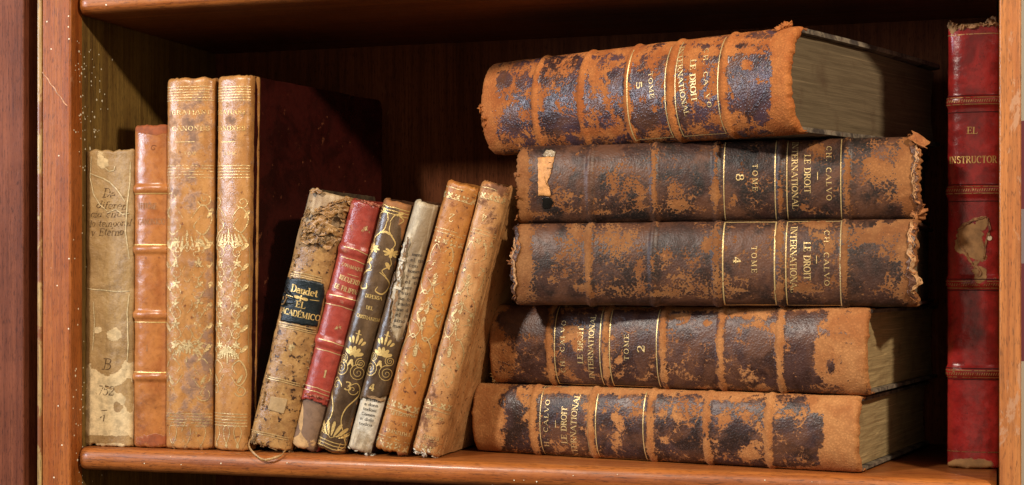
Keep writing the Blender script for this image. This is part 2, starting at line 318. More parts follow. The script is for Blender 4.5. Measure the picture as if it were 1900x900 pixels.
# ------------------------------------------------------------------ marks laid on a spine (gold, ink) in spine coordinates (u across, s along)
class Marks:
    def __init__(s, book): s.b = book; s.v = []; s.f = []
    def ribbon(s, pts, w, closed=False):
        """pts in (u,s) metres, w width or list of widths"""
        q = [pts[0]]; ww = [w[0] if isinstance(w, list) else w]
        for i in range(1, len(pts)):
            a, b = pts[i - 1], pts[i]; d = math.dist(a, b); n = max(1, int(d / .0011))
            for k in range(1, n + 1):
                q.append((a[0] + (b[0] - a[0]) * k / n, a[1] + (b[1] - a[1]) * k / n))
                ww.append((w[i - 1] + (w[i] - w[i - 1]) * k / n) if isinstance(w, list) else w)
        m = len(q)
        if m < 2: return
        base = len(s.v)
        for i in range(m):
            a = q[max(0, i - 1)]; b = q[min(m - 1, i + 1)]; d = math.dist(a, b) or 1e-9
            nx, ny = -(b[1] - a[1]) / d, (b[0] - a[0]) / d; h = ww[i] / 2
            s.v += [(q[i][0] + nx * h, q[i][1] + ny * h), (q[i][0] - nx * h, q[i][1] - ny * h)]
            if i: k = base + 2 * i; s.f.append((k - 2, k - 1, k + 1, k))
    def fan(s, pts):
        base = len(s.v); c = (sum(p[0] for p in pts) / len(pts), sum(p[1] for p in pts) / len(pts))
        s.v.append(c); s.v += pts
        for i in range(len(pts)): s.f.append((base, base + 1 + i, base + 1 + (i + 1) % len(pts)))
    def xf(s, c, up, sc, sx=None):
        """frame at c with up direction (unit, in u,s), returns function local->(u,s)"""
        r = (up[1], -up[0]); sx = sx or sc
        return lambda x, y: (c[0] + r[0] * x * sx + up[0] * y * sc, c[1] + r[1] * x * sx + up[1] * y * sc)
    def text(s, txt, p0, p1, hpx, bold=1.0, slant=0.0, accents=(), jitter=0.0, skip=(), sp=0.0):
        """p0,p1 photo pixels of the baseline's start and end"""
        q0, q1 = s.b.inv(*p0), s.b.inv(*p1)
        L = math.dist(q0, q1); d = ((q1[0] - q0[0]) / L, (q1[1] - q0[1]) / L); up = (-d[1], d[0])
        H = hpx * s.b.mpp((p0[0] + p1[0]) / 2, (p0[1] + p1[1]) / 2)
        tot = sum(G[c][0] + sp for c in txt if c in G) - sp; kx = L / tot
        x = 0; rnd = random.Random(txt)
        def T(px_, py_): return (q0[0] + d[0] * px_ + up[0] * py_, q0[1] + d[1] * px_ + up[1] * py_)
        tk, tn = .17 * H * bold, .065 * H * (bold * .5 + .5)
        for i, ch in enumerate(txt):
            if ch not in G: continue
            adv, strokes, ser = G[ch]; jy = rnd.uniform(-1, 1) * jitter * H
            if i not in skip:
                for kind, pts in strokes:
                    P = [T((x + a + slant * b) * kx, b * H + jy) for a, b in pts]
                    if kind == 'k': wd = tk
                    elif kind == 't': wd = tn
                    else:
                        wd = []
                        for j in range(len(pts)):
                            a, b = pts[max(0, j - 1)], pts[min(len(pts) - 1, j + 1)]; dd = math.dist(a, b) or 1
                            wd.append(tn + (tk - tn) * abs(b[1] - a[1]) / dd)
                    s.ribbon(P, wd)
                for a, b in ser:
                    s.ribbon([T((x + a - .15 + slant * b) * kx, b * H + jy), T((x + a + .15 + slant * b) * kx, b * H + jy)], tn)
                if i in accents: s.ribbon([T((x + .3) * kx, 1.1 * H), T((x + .5) * kx, 1.32 * H)], tk * .8)
            x += adv + sp
    def line(s, pts, wmm):
        s.ribbon([s.b.inv(*p) for p in pts], wmm / 1000)
    def hrule(s, px, py, u0, u1, wmm, skew=0):
        """a rule straight across the spine at the height of a photo pixel, u0..u1 as fractions of half the spine's width"""
        sv = s.b.inv(px, py)[1]; L = s.b.half
        s.ribbon([(u0 * L, sv - skew / 2), (u1 * L, sv + skew / 2)], wmm / 1000)
    def spiral(s, T, cx, cy, r, turns, d=1, a0=0, w=.001, sw=1):
        pts = []; ws = []; n = int(14 * turns)
        for i in range(n + 1):
            f = i / n; a = math.radians(a0) + d * f * turns * 2 * math.pi; rr = r * (1 - .93 * f)
            pts.append(T(cx + rr * math.cos(a), cy + rr * math.sin(a))); ws.append(w * (1 - .4 * f))
        s.ribbon(pts, ws)
        return
    def curve(s, T, ctrl, w, taper=True, n=14):
        """Catmull-Rom through control points in local frame"""
        c = [ctrl[0]] + list(ctrl) + [ctrl[-1]]; pts = []
        for i in range(1, len(c) - 2):
            for k in range(n):
                t = k / n; p0, p1, p2, p3 = c[i - 1:i + 3]
                pts.append(tuple(.5 * (2 * p1[j] + (p2[j] - p0[j]) * t + (2 * p0[j] - 5 * p1[j] + 4 * p2[j] - p3[j]) * t * t + (-p0[j] + 3 * p1[j] - 3 * p2[j] + p3[j]) * t ** 3) for j in (0, 1)))
        pts.append(ctrl[-1]); m = len(pts)
        ws = [w * (.35 + .65 * math.sin(math.pi * (i + .5) / m)) if taper else w for i in range(m)]
        s.ribbon([T(*p) for p in pts], ws)
    def leaf(s, T, x, y, ang, L, wd):
        a = math.radians(ang); ca, sa = math.cos(a), math.sin(a); pts = []
        for k in range(12):
            t = k / 12 * 2 * math.pi; lx = L * (.5 - .5 * math.cos(t)); ly = wd / 2 * math.sin(t) * (1 - .35 * math.cos(t))
            pts.append(T(x + ca * lx - sa * ly, y + sa * lx + ca * ly))
        s.fan(pts)
    def build(s, name, mat, off=.00022):
        """one mesh for each run of marks; marks far apart on the spine become meshes of their own"""
        if not s.v: return None
        P = s.b.P(np.array([v[0] for v in s.v]), np.array([v[1] for v in s.v]), off)
        par = list(range(len(s.v)))
        def find(i):
            while par[i] != i: par[i] = par[par[i]]; i = par[i]
            return i
        for f in s.f:
            r0 = find(f[0])
            for k in f[1:]: par[find(k)] = r0
        span = {}
        for i, v in enumerate(s.v):
            r = find(i); lo, hi = span.get(r, (9, -9)); span[r] = (min(lo, v[1]), max(hi, v[1]))
        runs = []
        for r, (lo, hi) in sorted(span.items(), key=lambda x: x[1][0]):
            if runs and lo - runs[-1][1] < .0045: runs[-1][1] = max(hi, runs[-1][1]); runs[-1][2].add(r)
            else: runs.append([lo, hi, {r}])
        q_, _w = proj(s.b.world(P)); WF = s.b.field(np.array([v[0] for v in s.v]), np.array([v[1] for v in s.v]), q_)
        o = None
        for lo, hi, rs_ in runs:
            fs = [f for f in s.f if find(f[0]) in rs_]; used = sorted({i for f in fs for i in f}); mp = {v: k for k, v in enumerate(used)}
            o = s.b.part(name, [P[i] for i in used], [tuple(mp[i] for i in f) for f in fs], mat, parent=s.b.spine, ws=[float(WF[i]) for i in used])
        return o

# ornaments, local unit about 1 = size
def orn_scrolls(m, T, w, flip=1):
    for sx in (-1, 1):
        m.curve(T, [(0, -flip * .5), (sx * .35, -flip * .35), (sx * .42, flip * .05), (sx * .15, flip * .25), (sx * .05, flip * .05), (sx * .18, -flip * .02)], w)
        m.spiral(T, sx * .28, -flip * .62, .2, 1.6, sx, 90, w)
        m.leaf(T, sx * .1, flip * .3, 90 - sx * 40, .3, .12)
        m.leaf(T, sx * .35, flip * .1, 90 - sx * 70, .22, .09)
    m.leaf(T, 0, flip * .25, 90 * flip, .35, .13)
def orn_palm(m, T, w):
    for k in range(-3, 4): m.leaf(T, 0, -.3, 90 + k * 24, .62 - abs(k) * .07, .11)
    for sx in (-1, 1): m.spiral(T, sx * .3, -.38, .17, 1.4, -sx, 90, w)
def orn_flower(m, T, w):
    for k in range(6): m.leaf(T, 0, 0, k * 60 + 30, .42, .24)
    m.leaf(T, 0, -.45, -90, .4, .08)

# ------------------------------------------------------------------ a book
def SM(d): return np.clip(d, 0, 1) ** 2 * (3 - 2 * np.clip(d, 0, 1))

class Book:
    def __init__(s, root_name, label, M, Wd, H, depth, B=.010, n=2.2, ribs=(), ribh=.0011, ribw=.0018, cap=.0028, wrap=.006, dent=.00035, endj=.0006, seed=1, cat='book', group=None, groove=.0009, inset=.00045, tapered=(0, 0)):
        s.M = M; s.W = Wd; s.H = H; s.D = depth; s.B = B; s.n = n; s.ribs = ribs; s.ribh = ribh; s.ribw = ribw; s.cap = cap; s.wrap = wrap
        s.dent = dent; s.endj = endj; s.seed = seed; s.groove = groove; s.inset = inset; s.tp = tapered   # tapered: how much shallower the book is at its tail and head
        # cross-section table
        ph = np.linspace(-math.pi / 2, math.pi / 2, 401)
        x = Wd / 2 * np.sign(np.sin(ph)) * np.abs(np.sin(ph)) ** (2 / n); y = B * (1 - np.abs(np.cos(ph)) ** (2 / n))
        yw = np.linspace(0, wrap, 31)[1:]
        gx = groove * np.exp(-((yw - .0035) / .0018) ** 2)
        xr = Wd / 2 - gx; yr = B + yw
        x = np.concatenate([-xr[::-1], x, xr]); y = np.concatenate([yr[::-1], y, yr])
        dl = np.hypot(np.diff(x), np.diff(y)); u = np.concatenate([[0], np.cumsum(dl)]); u -= u[-1] / 2
        tx, ty = np.gradient(x, u), np.gradient(y, u); k = np.hypot(tx, ty)
        s.tu, s.tx, s.ty, s.nx, s.ny = u, x, y, ty / k, -tx / k
        s.umax = u[-1]; s.half = u[401 + 30 - 1]      # u at the hinge
        c = [M @ Vector((sx * Wd / 2, B + .02, z)) for sx in (-1, 1) for z in (0, H)]
        low = min(c, key=lambda p: p.z)
        base = Vector(sum((p for p in c), Vector()) / 4); base.z = low.z
        s.root = empty(root_name, base, label, cat, group)
        s.loc = Matrix.Translation(base).inverted() @ M
        s._grid()
    def part(s, name, verts, faces, mat, parent=None, smooth=True, ws=None):
        o = mesh_obj(name, verts, faces, mat, s.root if parent is None else parent, smooth, ws)
        if parent is None: o.matrix_local = s.loc
        return o
    def P(s, u, z, off=0.0):
        u = np.asarray(u, float); z = np.asarray(z, float)
        x = np.interp(u, s.tu, s.tx); y = np.interp(u, s.tu, s.ty); nx = np.interp(u, s.tu, s.nx); ny = np.interp(u, s.tu, s.ny)
        on = SM((s.half + .001 - np.abs(u)) / .004)          # 1 over the spine, 0 on the boards
        d = np.zeros_like(x) + off
        for r in s.ribs: d = d + s.ribh * np.exp(-np.abs((z - r) / s.ribw) ** 4) * (.25 + .75 * on)
        c = s.cap
        de = np.clip(1 - np.minimum(z, s.H - z) / c, 0, 1)
        d = d - c * .8 * (1 - np.sqrt(np.clip(1 - de * de, 0, 1))) * (.25 + .75 * on)
        nz = np.array([mnoise.noise(Vector((a * 70 + s.seed * 7, b * 70, s.seed))) for a, b in zip(u.ravel(), z.ravel())]).reshape(u.shape)
        n2 = np.array([mnoise.noise(Vector((a * 260, b * 260 + 9, s.seed * 3))) for a, b in zip(u.ravel(), z.ravel())]).reshape(u.shape)
        d = d + s.dent * (nz * .8 + n2 * .35)
        ej = np.array([mnoise.noise(Vector((a * 160 + 31, 5 + (1 if b > s.H / 2 else 0), s.seed))) + .6 * mnoise.noise(Vector((a * 520, 2 + (1 if b > s.H / 2 else 0), s.seed))) for a, b in zip(u.ravel(), z.ravel())]).reshape(u.shape)
        we = np.clip(1 - np.minimum(z, s.H - z) / .008, 0, 1)
        zz = z + ej * s.endj * we * 1.5
        return np.stack([x + nx * d, y + ny * d, zz], -1)
    def world(s, P):
        R = np.array(s.M)[:3, :3]; t = np.array(s.M)[:3, 3]
        return P @ R.T + t
    def _grid(s):
        us = np.linspace(-s.half, s.half, 41); zs = np.linspace(0, s.H, 81)
        U, Z = np.meshgrid(us, zs); q, w = proj(s.world(s.P(U, Z)))
        s.gu, s.gz, s.gq, s.gw = U, Z, q, w
    def inv(s, px, py):
        d = (s.gq[..., 0] - px) ** 2 + (s.gq[..., 1] - py) ** 2
        i = np.unravel_index(np.argmin(d), d.shape); u, z = s.gu[i], s.gz[i]
        for _ in range(6):
            e = 2e-4; P = s.world(s.P(np.array([u, u + e, u]), np.array([z, z, z + e]))); q, _w = proj(P)
            J = np.array([(q[1] - q[0]) / e, (q[2] - q[0]) / e]).T
            try: dz = np.linalg.solve(J, np.array([px, py]) - q[0])
            except Exception: break
            if np.abs(dz).max() > .004: dz *= .004 / np.abs(dz).max()
            u = float(np.clip(u + dz[0], -s.half, s.half)); z = float(np.clip(z + dz[1], 0, s.H))
        return (u, z)
    def mpp(s, px, py):
        d = (s.gq[..., 0] - px) ** 2 + (s.gq[..., 1] - py) ** 2
        i = np.unravel_index(np.argmin(d), d.shape); return s.gw[i] / FPX
    def field(s, U, Z, q):
        base, patches, ribwear, endwear, edgewear = s.wf
        f = np.full(U.shape, float(base))
        for r in s.ribs: f += ribwear * np.exp(-np.abs((Z - r) / (s.ribw * 1.15)) ** 4)
        dh = s.H - Z
        f += endwear[0] * SM((.012 - Z) / .010) + endwear[1] * SM((.012 - dh) / .010)
        f += edgewear * SM((np.abs(U) - s.half + .005) / .005)
        for (px, py, rx, ry, v) in patches:
            d = ((q[..., 0] - px) / rx) ** 2 + ((q[..., 1] - py) / ry) ** 2
            f += v * SM(1.35 - np.sqrt(d))
        return f
    def skin(s, name, mat, base=0.0, patches=(), ribwear=.0, endwear=(0, 0), edgewear=.0, off=0.0, torn=None, thick=.0007, step=.0008, tornamp=1.0):
        nu = int(2 * s.umax / step); nz = int(s.H / step)
        us = np.linspace(-s.umax, s.umax, nu); zs = np.linspace(0, s.H, nz)
        U, Z = np.meshgrid(us, zs); P = s.P(U, Z, off); q, w = proj(s.world(P))
        s.wf = (base, patches, ribwear, endwear, edgewear)
        f = s.field(U, Z, q)
        keep = np.ones((nz - 1, nu - 1), bool)
        if torn:
            nn = np.array([mnoise.noise(Vector((a * 300, b * 300, s.seed))) + .6 * mnoise.noise(Vector((a * 900, b * 900, s.seed))) for a, b in zip(U.ravel(), Z.ravel())]).reshape(U.shape)
            h = np.full(U.shape, -1.0)
            for (px, py, rx, ry) in torn:
                d = 1 - np.sqrt(((q[..., 0] - px) / rx) ** 2 + ((q[..., 1] - py) / ry) ** 2)
                h = np.maximum(h, d * min(rx, ry) / 12)
            h = h + nn * .55 * tornamp
            hc = (h[:-1, :-1] + h[1:, :-1] + h[:-1, 1:] + h[1:, 1:]) / 4
            keep = hc < 0
        idx = np.arange(nu * nz).reshape(nz, nu)
        faces = []
        A, Bq, C, Dq = idx[:-1, :-1], idx[:-1, 1:], idx[1:, 1:], idx[1:, :-1]
        for a, b, c, d, k in zip(A.ravel(), Bq.ravel(), C.ravel(), Dq.ravel(), keep.ravel()):
            if k: faces.append((int(a), int(b), int(c), int(d)))
        V = P.reshape(-1, 3); Wv = f.ravel()
        # head and tail caps: leather turned in over the page block
        if not torn:
            V = V.copy(); ex = []; wx = []
            V = list(map(tuple, V)); Wv = list(Wv)
            for row, sg in ((0, 1), (nz - 1, -1)):
                prev = [int(idx[row, j]) for j in range(nu)]
                for k, (dn, dz) in enumerate(((.0012, .0002), (.0026, .0010), (.0032, .0030))):
                    cur = []
                    for j in range(nu):
                        uu = us[j]; on = float(SM((s.half + .0005 - abs(uu)) / .003))
                        nx = np.interp(uu, s.tu, s.nx); ny = np.interp(uu, s.tu, s.ny); p0 = P[row, j]
                        dd = dn * (.28 + .72 * on)
                        cur.append(len(V)); V.append((p0[0] - nx * dd, p0[1] - ny * dd, p0[2] + sg * dz)); Wv.append(f[row, j] + .2)
                    for j in range(nu - 1):
                        fc = (prev[j], prev[j + 1], cur[j + 1], cur[j]); faces.append(fc if sg < 0 else fc[::-1])
                    prev = cur
        o = s.part(name, V, faces, mat, ws=Wv)
        m = o.modifiers.new('thick', 'SOLIDIFY'); m.thickness = thick; m.offset = -1
        if name != 'spine_lining': s.spine = o
        return o
    def boards(s, mat, t=.0024, warp=(0, 0), sides=(-1, 1), edge=None, short=0.0):
        for sd, wp in zip((-1, 1), warp):
            if sd not in sides: continue
            xo = sd * (s.W / 2 - s.inset); y0 = s.B - .0005
            ny, nz = 22, 30; V = []; F = []
            rnd = random.Random(s.seed * 10 + sd)
            def pt(j, k, lay):
                fy = 1 - (1 - j / (ny - 1)) ** 2.0; fz = k / (nz - 1); y1 = s.D - s.tp[0] * (1 - fz) - s.tp[1] * fz
                y = y0 + (y1 - y0) * fy; z = .0003 + (s.H - .0006) * fz
                rc = .0045; dy_ = y - (y1 - rc)
                if dy_ > 0: cut = rc - math.sqrt(max(0, rc * rc - dy_ * dy_)); z = min(max(z, .0003 + cut), s.H - .0003 - cut)
                if k in (0, nz - 1): z += rnd.uniform(-1, 1) * .00025
                x = xo - sd * t * lay + sd * wp * ((max(0, fy) ** 2))
                if lay in (0, 1) and (k in (0, nz - 1) or j == ny - 1): x += -sd * .0005 * (1 - 2 * lay)
                return (x, y, z)
            idx = {}
            for lay in (0, 1):
                for j in range(ny):
                    for k in range(nz): idx[lay, j, k] = len(V); V.append(pt(j, k, lay))
            for j in range(ny - 1):
                for k in range(nz - 1):
                    a = (idx[0, j, k], idx[0, j + 1, k], idx[0, j + 1, k + 1], idx[0, j, k + 1]); b = (idx[1, j, k], idx[1, j, k + 1], idx[1, j + 1, k + 1], idx[1, j + 1, k])
                    F += [a if sd > 0 else a[::-1], b if sd > 0 else b[::-1]]
            for j in range(ny - 1):
                for k in (0, nz - 1):
                    a = (idx[0, j, k], idx[1, j, k], idx[1, j + 1, k], idx[0, j + 1, k]); F.append(a if (k == 0) == (sd > 0) else a[::-1])
            for k in range(nz - 1):
                for j in (0, ny - 1):
                    a = (idx[0, j, k], idx[0, j, k + 1], idx[1, j, k + 1], idx[1, j, k]); F.append(a if (j == 0) == (sd > 0) else a[::-1])
            me = s.part('cover_board', V, F, mat, smooth=False)
            bm = bmesh.new(); bm.from_mesh(me.data); bmesh.ops.recalc_face_normals(bm, faces=bm.faces[:]); bm.to_mesh(me.data); bm.free()
    def pages(s, mat, sq=.0032, t=.0026, foresq=.004, warp=(0, 0), concave=.004, startin=.0016):
        x0 = s.W / 2 - t - s.inset; nx = 24; V = []; F = []
        ny = 16
        for zi, z in ((0, sq), (1, s.H - sq)):
            for i in range(nx + 1):
                fx = -1 + 2 * i / nx
                yb = startin + s.B * (1 - (max(0, 1 - abs(fx) ** s.n)) ** (1 / s.n)) ; ye = s.D - s.tp[zi] - foresq - concave * (1 - fx * fx)
                yb = min(yb, s.B + .001)
                for j in range(ny + 1):
                    fy = j / ny; y = yb + (ye - yb) * fy
                    fw = max(0, (y - s.B) / (s.D - s.B))
                    wv = warp[0] * (1 - fx) / 2 * -1 + warp[1] * (1 + fx) / 2
                    V.append((fx * x0 + wv * fw * fw, y, z + .0006 * mnoise.noise(Vector((fx * 9, y * 50, zi + s.seed)))))
        st = (nx + 1) * (ny + 1)
        I = lambda z, i, j: z * st + i * (ny + 1) + j
        for i in range(nx):
            for j in range(ny):
                F.append((I(0, i, j), I(0, i, j + 1), I(0, i + 1, j + 1), I(0, i + 1, j)))
                F.append((I(1, i, j), I(1, i + 1, j), I(1, i + 1, j + 1), I(1, i, j + 1)))
            F.append((I(0, i, 0), I(0, i + 1, 0), I(1, i + 1, 0), I(1, i, 0)))
            F.append((I(0, i, ny), I(1, i, ny), I(1, i + 1, ny), I(0, i + 1, ny)))
        for j in range(ny):
            F.append((I(0, 0, j), I(1, 0, j), I(1, 0, j + 1), I(0, 0, j + 1)))
            F.append((I(0, nx, j), I(0, nx, j + 1), I(1, nx, j + 1), I(1, nx, j)))
        return s.part('page_block', V, F, mat, smooth=False)
    def shreds(s, name, mat, spots, n, size, seed=0, out=.0015, tilt=.9):
        """little torn flaps and crumbs; spots = list of photo px segments ((x0,y0),(x1,y1)) along a torn edge"""
        rnd = random.Random(seed + s.seed); V = []; F = []
        for _ in range(n):
            a, b = rnd.choice(spots); f = rnd.random()
            uu, zz = s.inv(a[0] + (b[0] - a[0]) * f, a[1] + (b[1] - a[1]) * f)
            of = rnd.uniform(-.0004, out); e_ = 1e-4
            pp = s.P(np.array([uu, uu + e_, uu]), np.array([zz, zz, zz + e_]), of); p = pp[0]
            eu = Vector(pp[1] - pp[0]).normalized(); es = Vector(pp[2] - pp[0]).normalized(); en = eu.cross(es)
            sz = size * rnd.uniform(.35, 1.25)
            B3 = Matrix((eu, es, en)).transposed()
            R = B3 @ Matrix.Rotation(rnd.uniform(-1, 1) * tilt, 3, 'X') @ Matrix.Rotation(rnd.uniform(-1, 1) * tilt, 3, 'Y') @ Matrix.Rotation(rnd.uniform(0, 6.28), 3, 'Z')
            curl = rnd.uniform(-1.6, 1.6); base = len(V); k = 5
            el = rnd.uniform(.4, 2.0)
            for i in range(k):
                for j in range(k):
                    x = (i / (k - 1) - .5) * (1 + .4 * rnd.random()); y = (j / (k - 1) - .5) * el
                    th = x * curl
                    q = Vector((math.sin(th) / (abs(curl) + .4), y + .18 * rnd.uniform(-1, 1), (1 - math.cos(th)) / (abs(curl) + .4) + .12 * rnd.uniform(-1, 1))) * sz
                    V.append(tuple(Vector(p) + R @ q))
            for i in range(k - 1):
                for j in range(k - 1):
                    a_ = base + i * k + j; F.append((a_, a_ + 1, a_ + k + 1, a_ + k))
        o = s.part(name, V, F, mat, ws=[.9] * len(V)); o['kind'] = 'stuff'
        m = o.modifiers.new('thick', 'SOLIDIFY'); m.thickness = .0004
        return o

def ragged(b, name, mat, path, wpx, off=.0006, rough=.0006, seed=0, wear=.3):
    """a crumpled strip of torn leather or paper lying along a path given in photo px"""
    q = [b.inv(*p) for p in path]; pts = [q[0]]
    for i in range(1, len(q)):
        n = max(1, int(math.dist(q[i - 1], q[i]) / .0007)); pts += [(q[i - 1][0] + (q[i][0] - q[i - 1][0]) * k / n, q[i - 1][1] + (q[i][1] - q[i - 1][1]) * k / n) for k in range(1, n + 1)]
    k = 7; U = []; Z = []; O = []; m = len(pts); wm = wpx * b.mpp(*path[0])
    for i, p in enumerate(pts):
        a_, c_ = pts[max(0, i - 1)], pts[min(m - 1, i + 1)]; d = math.dist(a_, c_) or 1; nx, ny = -(c_[1] - a_[1]) / d, (c_[0] - a_[0]) / d
        f = i / max(1, m - 1); env = min(1, min(f, 1 - f) * 6 + .25)
        for j in range(k):
            e = j / (k - 1) - .5
            nw = mnoise.noise(Vector((p[0] * 500 + seed, p[1] * 500, (e > 0) * 7 + seed)))
            ww = wm * env * (1 + .9 * nw); sh = wm * .5 * mnoise.noise(Vector((p[1] * 250, seed * 3, p[0] * 250)))
            U.append(p[0] + nx * (e * ww + sh)); Z.append(p[1] + ny * (e * ww + sh))
            O.append(off + rough * (mnoise.noise(Vector((p[0] * 700, p[1] * 700, e * 3 + seed))) + .6 * mnoise.noise(Vector((p[0] * 1700, p[1] * 1700, e * 6 + seed)))) + rough * .8 * abs(e) * 2 * (mnoise.noise(Vector((p[1] * 400, e * 2, seed))) + .3))
    P = b.P(np.array(U), np.array(Z), np.array(O)); F = []
    for i in range(m - 1):
        for j in range(k - 1): a = i * k + j; F.append((a, a + k, a + k + 1, a + 1))
    o = b.part(name, P, F, mat, ws=[wear] * len(P)); mo = o.modifiers.new('thick', 'SOLIDIFY'); mo.thickness = .00022
    return o

def frame_from(P0, P1, flip):
    """M for a lying book whose spine axis runs from its left end P0 to its right end P1 (apex line). flip False: head to the right"""
    ax = (P1 - P0).normalized(); yl = Vector((0, 0, 1)).cross(ax).normalized()
    if not flip: zl, o = ax, P0
    else: zl, o = -ax, P1
    xl = yl.cross(zl)
    M = Matrix((xl, yl, zl)).transposed().to_4x4(); M.translation = o
    return M, (P1 - P0).length

def frame_stand(b, t, Y, yaw=0.0):
    """M for a standing/leaning book; b,t photo px of the spine's bottom and top centre at depth Y (apex)"""
    P0, P1 = at(*b, Y), at(*t, Y)
    zl = (P1 - P0).normalized(); tilt = math.atan2(zl.x, zl.z)
    M = Matrix.Translation(P0) @ Matrix.Rotation(tilt, 4, 'Y') @ Matrix.Rotation(yaw, 4, 'Z')
    return M, (P1 - P0).length

# ------------------------------------------------------------------ the bookcase
ZC = .2579                                          # underside of the shelf above
XR = CAM.x                                          # right side panel
wood_front = wood('varnished_wood', (.40, .125, .024), (.27, .066, .012), 'z', gloss=.33, coat=.05, specks=.006, seed=1, scar=.22)
wood_left = wood('varnished_wood_reddish', (.22, .066, .030), (.13, .036, .017), 'z', gloss=.42, coat=.0, specks=.0, seed=5, scar=.25, worn=(.35, .16, .10))
wood_edge = wood('varnished_shelf_edge', (.41, .130, .022), (.27, .068, .011), 'x', gloss=.34, coat=.15, specks=.012, seed=2, scar=.5, worn=(.42, .16, .06), scarlo=.62)
wood_side = wood('olive_brown_wood', (.23, .130, .028), (.12, .058, .013), 'z', gloss=.36, coat=.2, specks=0, seed=3, scar=.25, worn=(.24, .15, .05))
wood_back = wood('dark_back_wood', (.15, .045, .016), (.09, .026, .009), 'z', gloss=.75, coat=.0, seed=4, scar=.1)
wood_top = wood('dark_shelf_wood', (.11, .036, .014), (.07, .02, .008), 'x', gloss=.4, coat=.1, seed=6, scar=.1)
wood_right = wood('scuffed_wood', (.46, .17, .040), (.34, .105, .022), 'z', gloss=.24, coat=.4, specks=.004, seed=7, scar=.7, worn=(.42, .23, .13), scarlo=.57)
cream = wood('chipped_bead', (.50, .35, .13), (.34, .16, .045), 'z', gloss=.3, coat=.2, seed=9, scar=.9, worn=(.20, .055, .015), scarlo=.50)

case = empty('bookcase', (.26, 0, -.25), 'varnished reddish brown wooden bookcase holding all the books on its shelf', 'bookcase')
def cbox(name, *a, **k):
    o = bevel_box(name, *a, case, off=case.location, **k); return o
YF = -.014
xs = {p: at(p, 500, YF).x for p in (-160, 44, 69, 77, 129, 1854, 1895)}
cbox('side_panel', -.014, 0, -.002, .173, -.25, .45, wood_side, r=0)
cbox('stile', xs[77] + .0002, .0006, YF, -.001, -.25, .45, wood_front, r=.0015, seg=4)
cbox('edge_bead', xs[69], xs[77], YF - .0005, .004, -.25, .45, cream, r=.0011, seg=4)
wood_front.node_tree.nodes['Principled BSDF'].inputs['Specular IOR Level'].default_value = .28
wood_left.node_tree.nodes['Principled BSDF'].inputs['Specular IOR Level'].default_value = .15
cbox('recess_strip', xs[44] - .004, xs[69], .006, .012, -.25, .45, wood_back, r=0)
cbox('outer_stile', xs[-160], xs[44], YF, .012, -.25, .45, wood_left, r=.0010, seg=3)
cbox('stile', xs[1854], xs[1895], YF, .173, -.25, .45, wood_right, r=.0009, seg=3)
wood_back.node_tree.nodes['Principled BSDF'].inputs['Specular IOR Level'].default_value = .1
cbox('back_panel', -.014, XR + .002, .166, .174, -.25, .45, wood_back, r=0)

def shelf(name, z0, z1, mat_edge, y0=-.0095, r=.0058):
    """board with a rounded nosing, a little uneven along its length"""
    prof = [(.1655, z0), (y0 + r, z0)]
    zm = (z0 + z1) / 2; hh = (z1 - z0) / 2
    for k in range(1, 12):
        a = -math.pi / 2 - math.pi * k / 12
        prof.append((y0 + r + math.cos(a) * r, zm + (abs(math.sin(a)) ** .8) * math.copysign(1, math.sin(a)) * hh))
    prof += [(y0 + r, z1), (.1655, z1)]
    n = 120; V = []; F = []; m = len(prof); xa, xb = .0009, XR - .0002
    for i in range(n + 1):
        x = xa + (xb - xa) * i / n; e = min(x - xa, .004) / .004
        for y, z in prof:
            dy = .00035 * mnoise.noise(Vector((x * 30, y * 60, z * 60))) + .0003 * mnoise.noise(Vector((x * 120, y * 160, z * 160)))
            sh = (1 - e) ** 2 * .004 if y < y0 + r + 1e-6 else 0
            V.append((x - case.location.x, y + dy + sh, z + dy * .4 * (z < z1 - .001) - case.location.z))
    for i in range(n):
        for k in range(m):
            a = i * m + k; b = i * m + (k + 1) % m; F.append((a, b, b + m, a + m))
    F.append(tuple(range(m))[::-1]); F.append(tuple(n * m + k for k in range(m)))
    o = mesh_obj(name, V, F, mat_edge, case); return o
shelf('shelf', -.0132, 0, wood_edge)
shelf('upper_shelf', ZC, ZC + .0134, wood_edge)

# long scratch on the left stile, and drips along the worn edge of the right one
def strip(name, pts, w, y, mat, h=.0004):
    V = []; F = []
    for i, (a, b) in enumerate(pts):
        ww = w * (.5 + .5 * random.Random(i * 3 + 1).random())
        for dx, dy in ((-ww, 0), (0, -h), (ww, 0)):
            p = at(a, b, y); V.append((p.x + dx - case.location.x, y + dy, p.z - case.location.z))
        if i: k = 3 * i; F += [(k - 3, k - 2, k + 1, k), (k - 2, k - 1, k + 2, k + 1)]
    return mesh_obj(name, V, F, mat, case)
scar_m = plain('scratched_varnish', (.50, .24, .12), .35, .5, 300, .0004)
strip('scratch', [(79 + i * 3.3, 134 + i * 4.6 + 1.5 * math.sin(i * 1.7)) for i in range(15)], .0007, YF - .0001, scar_m)

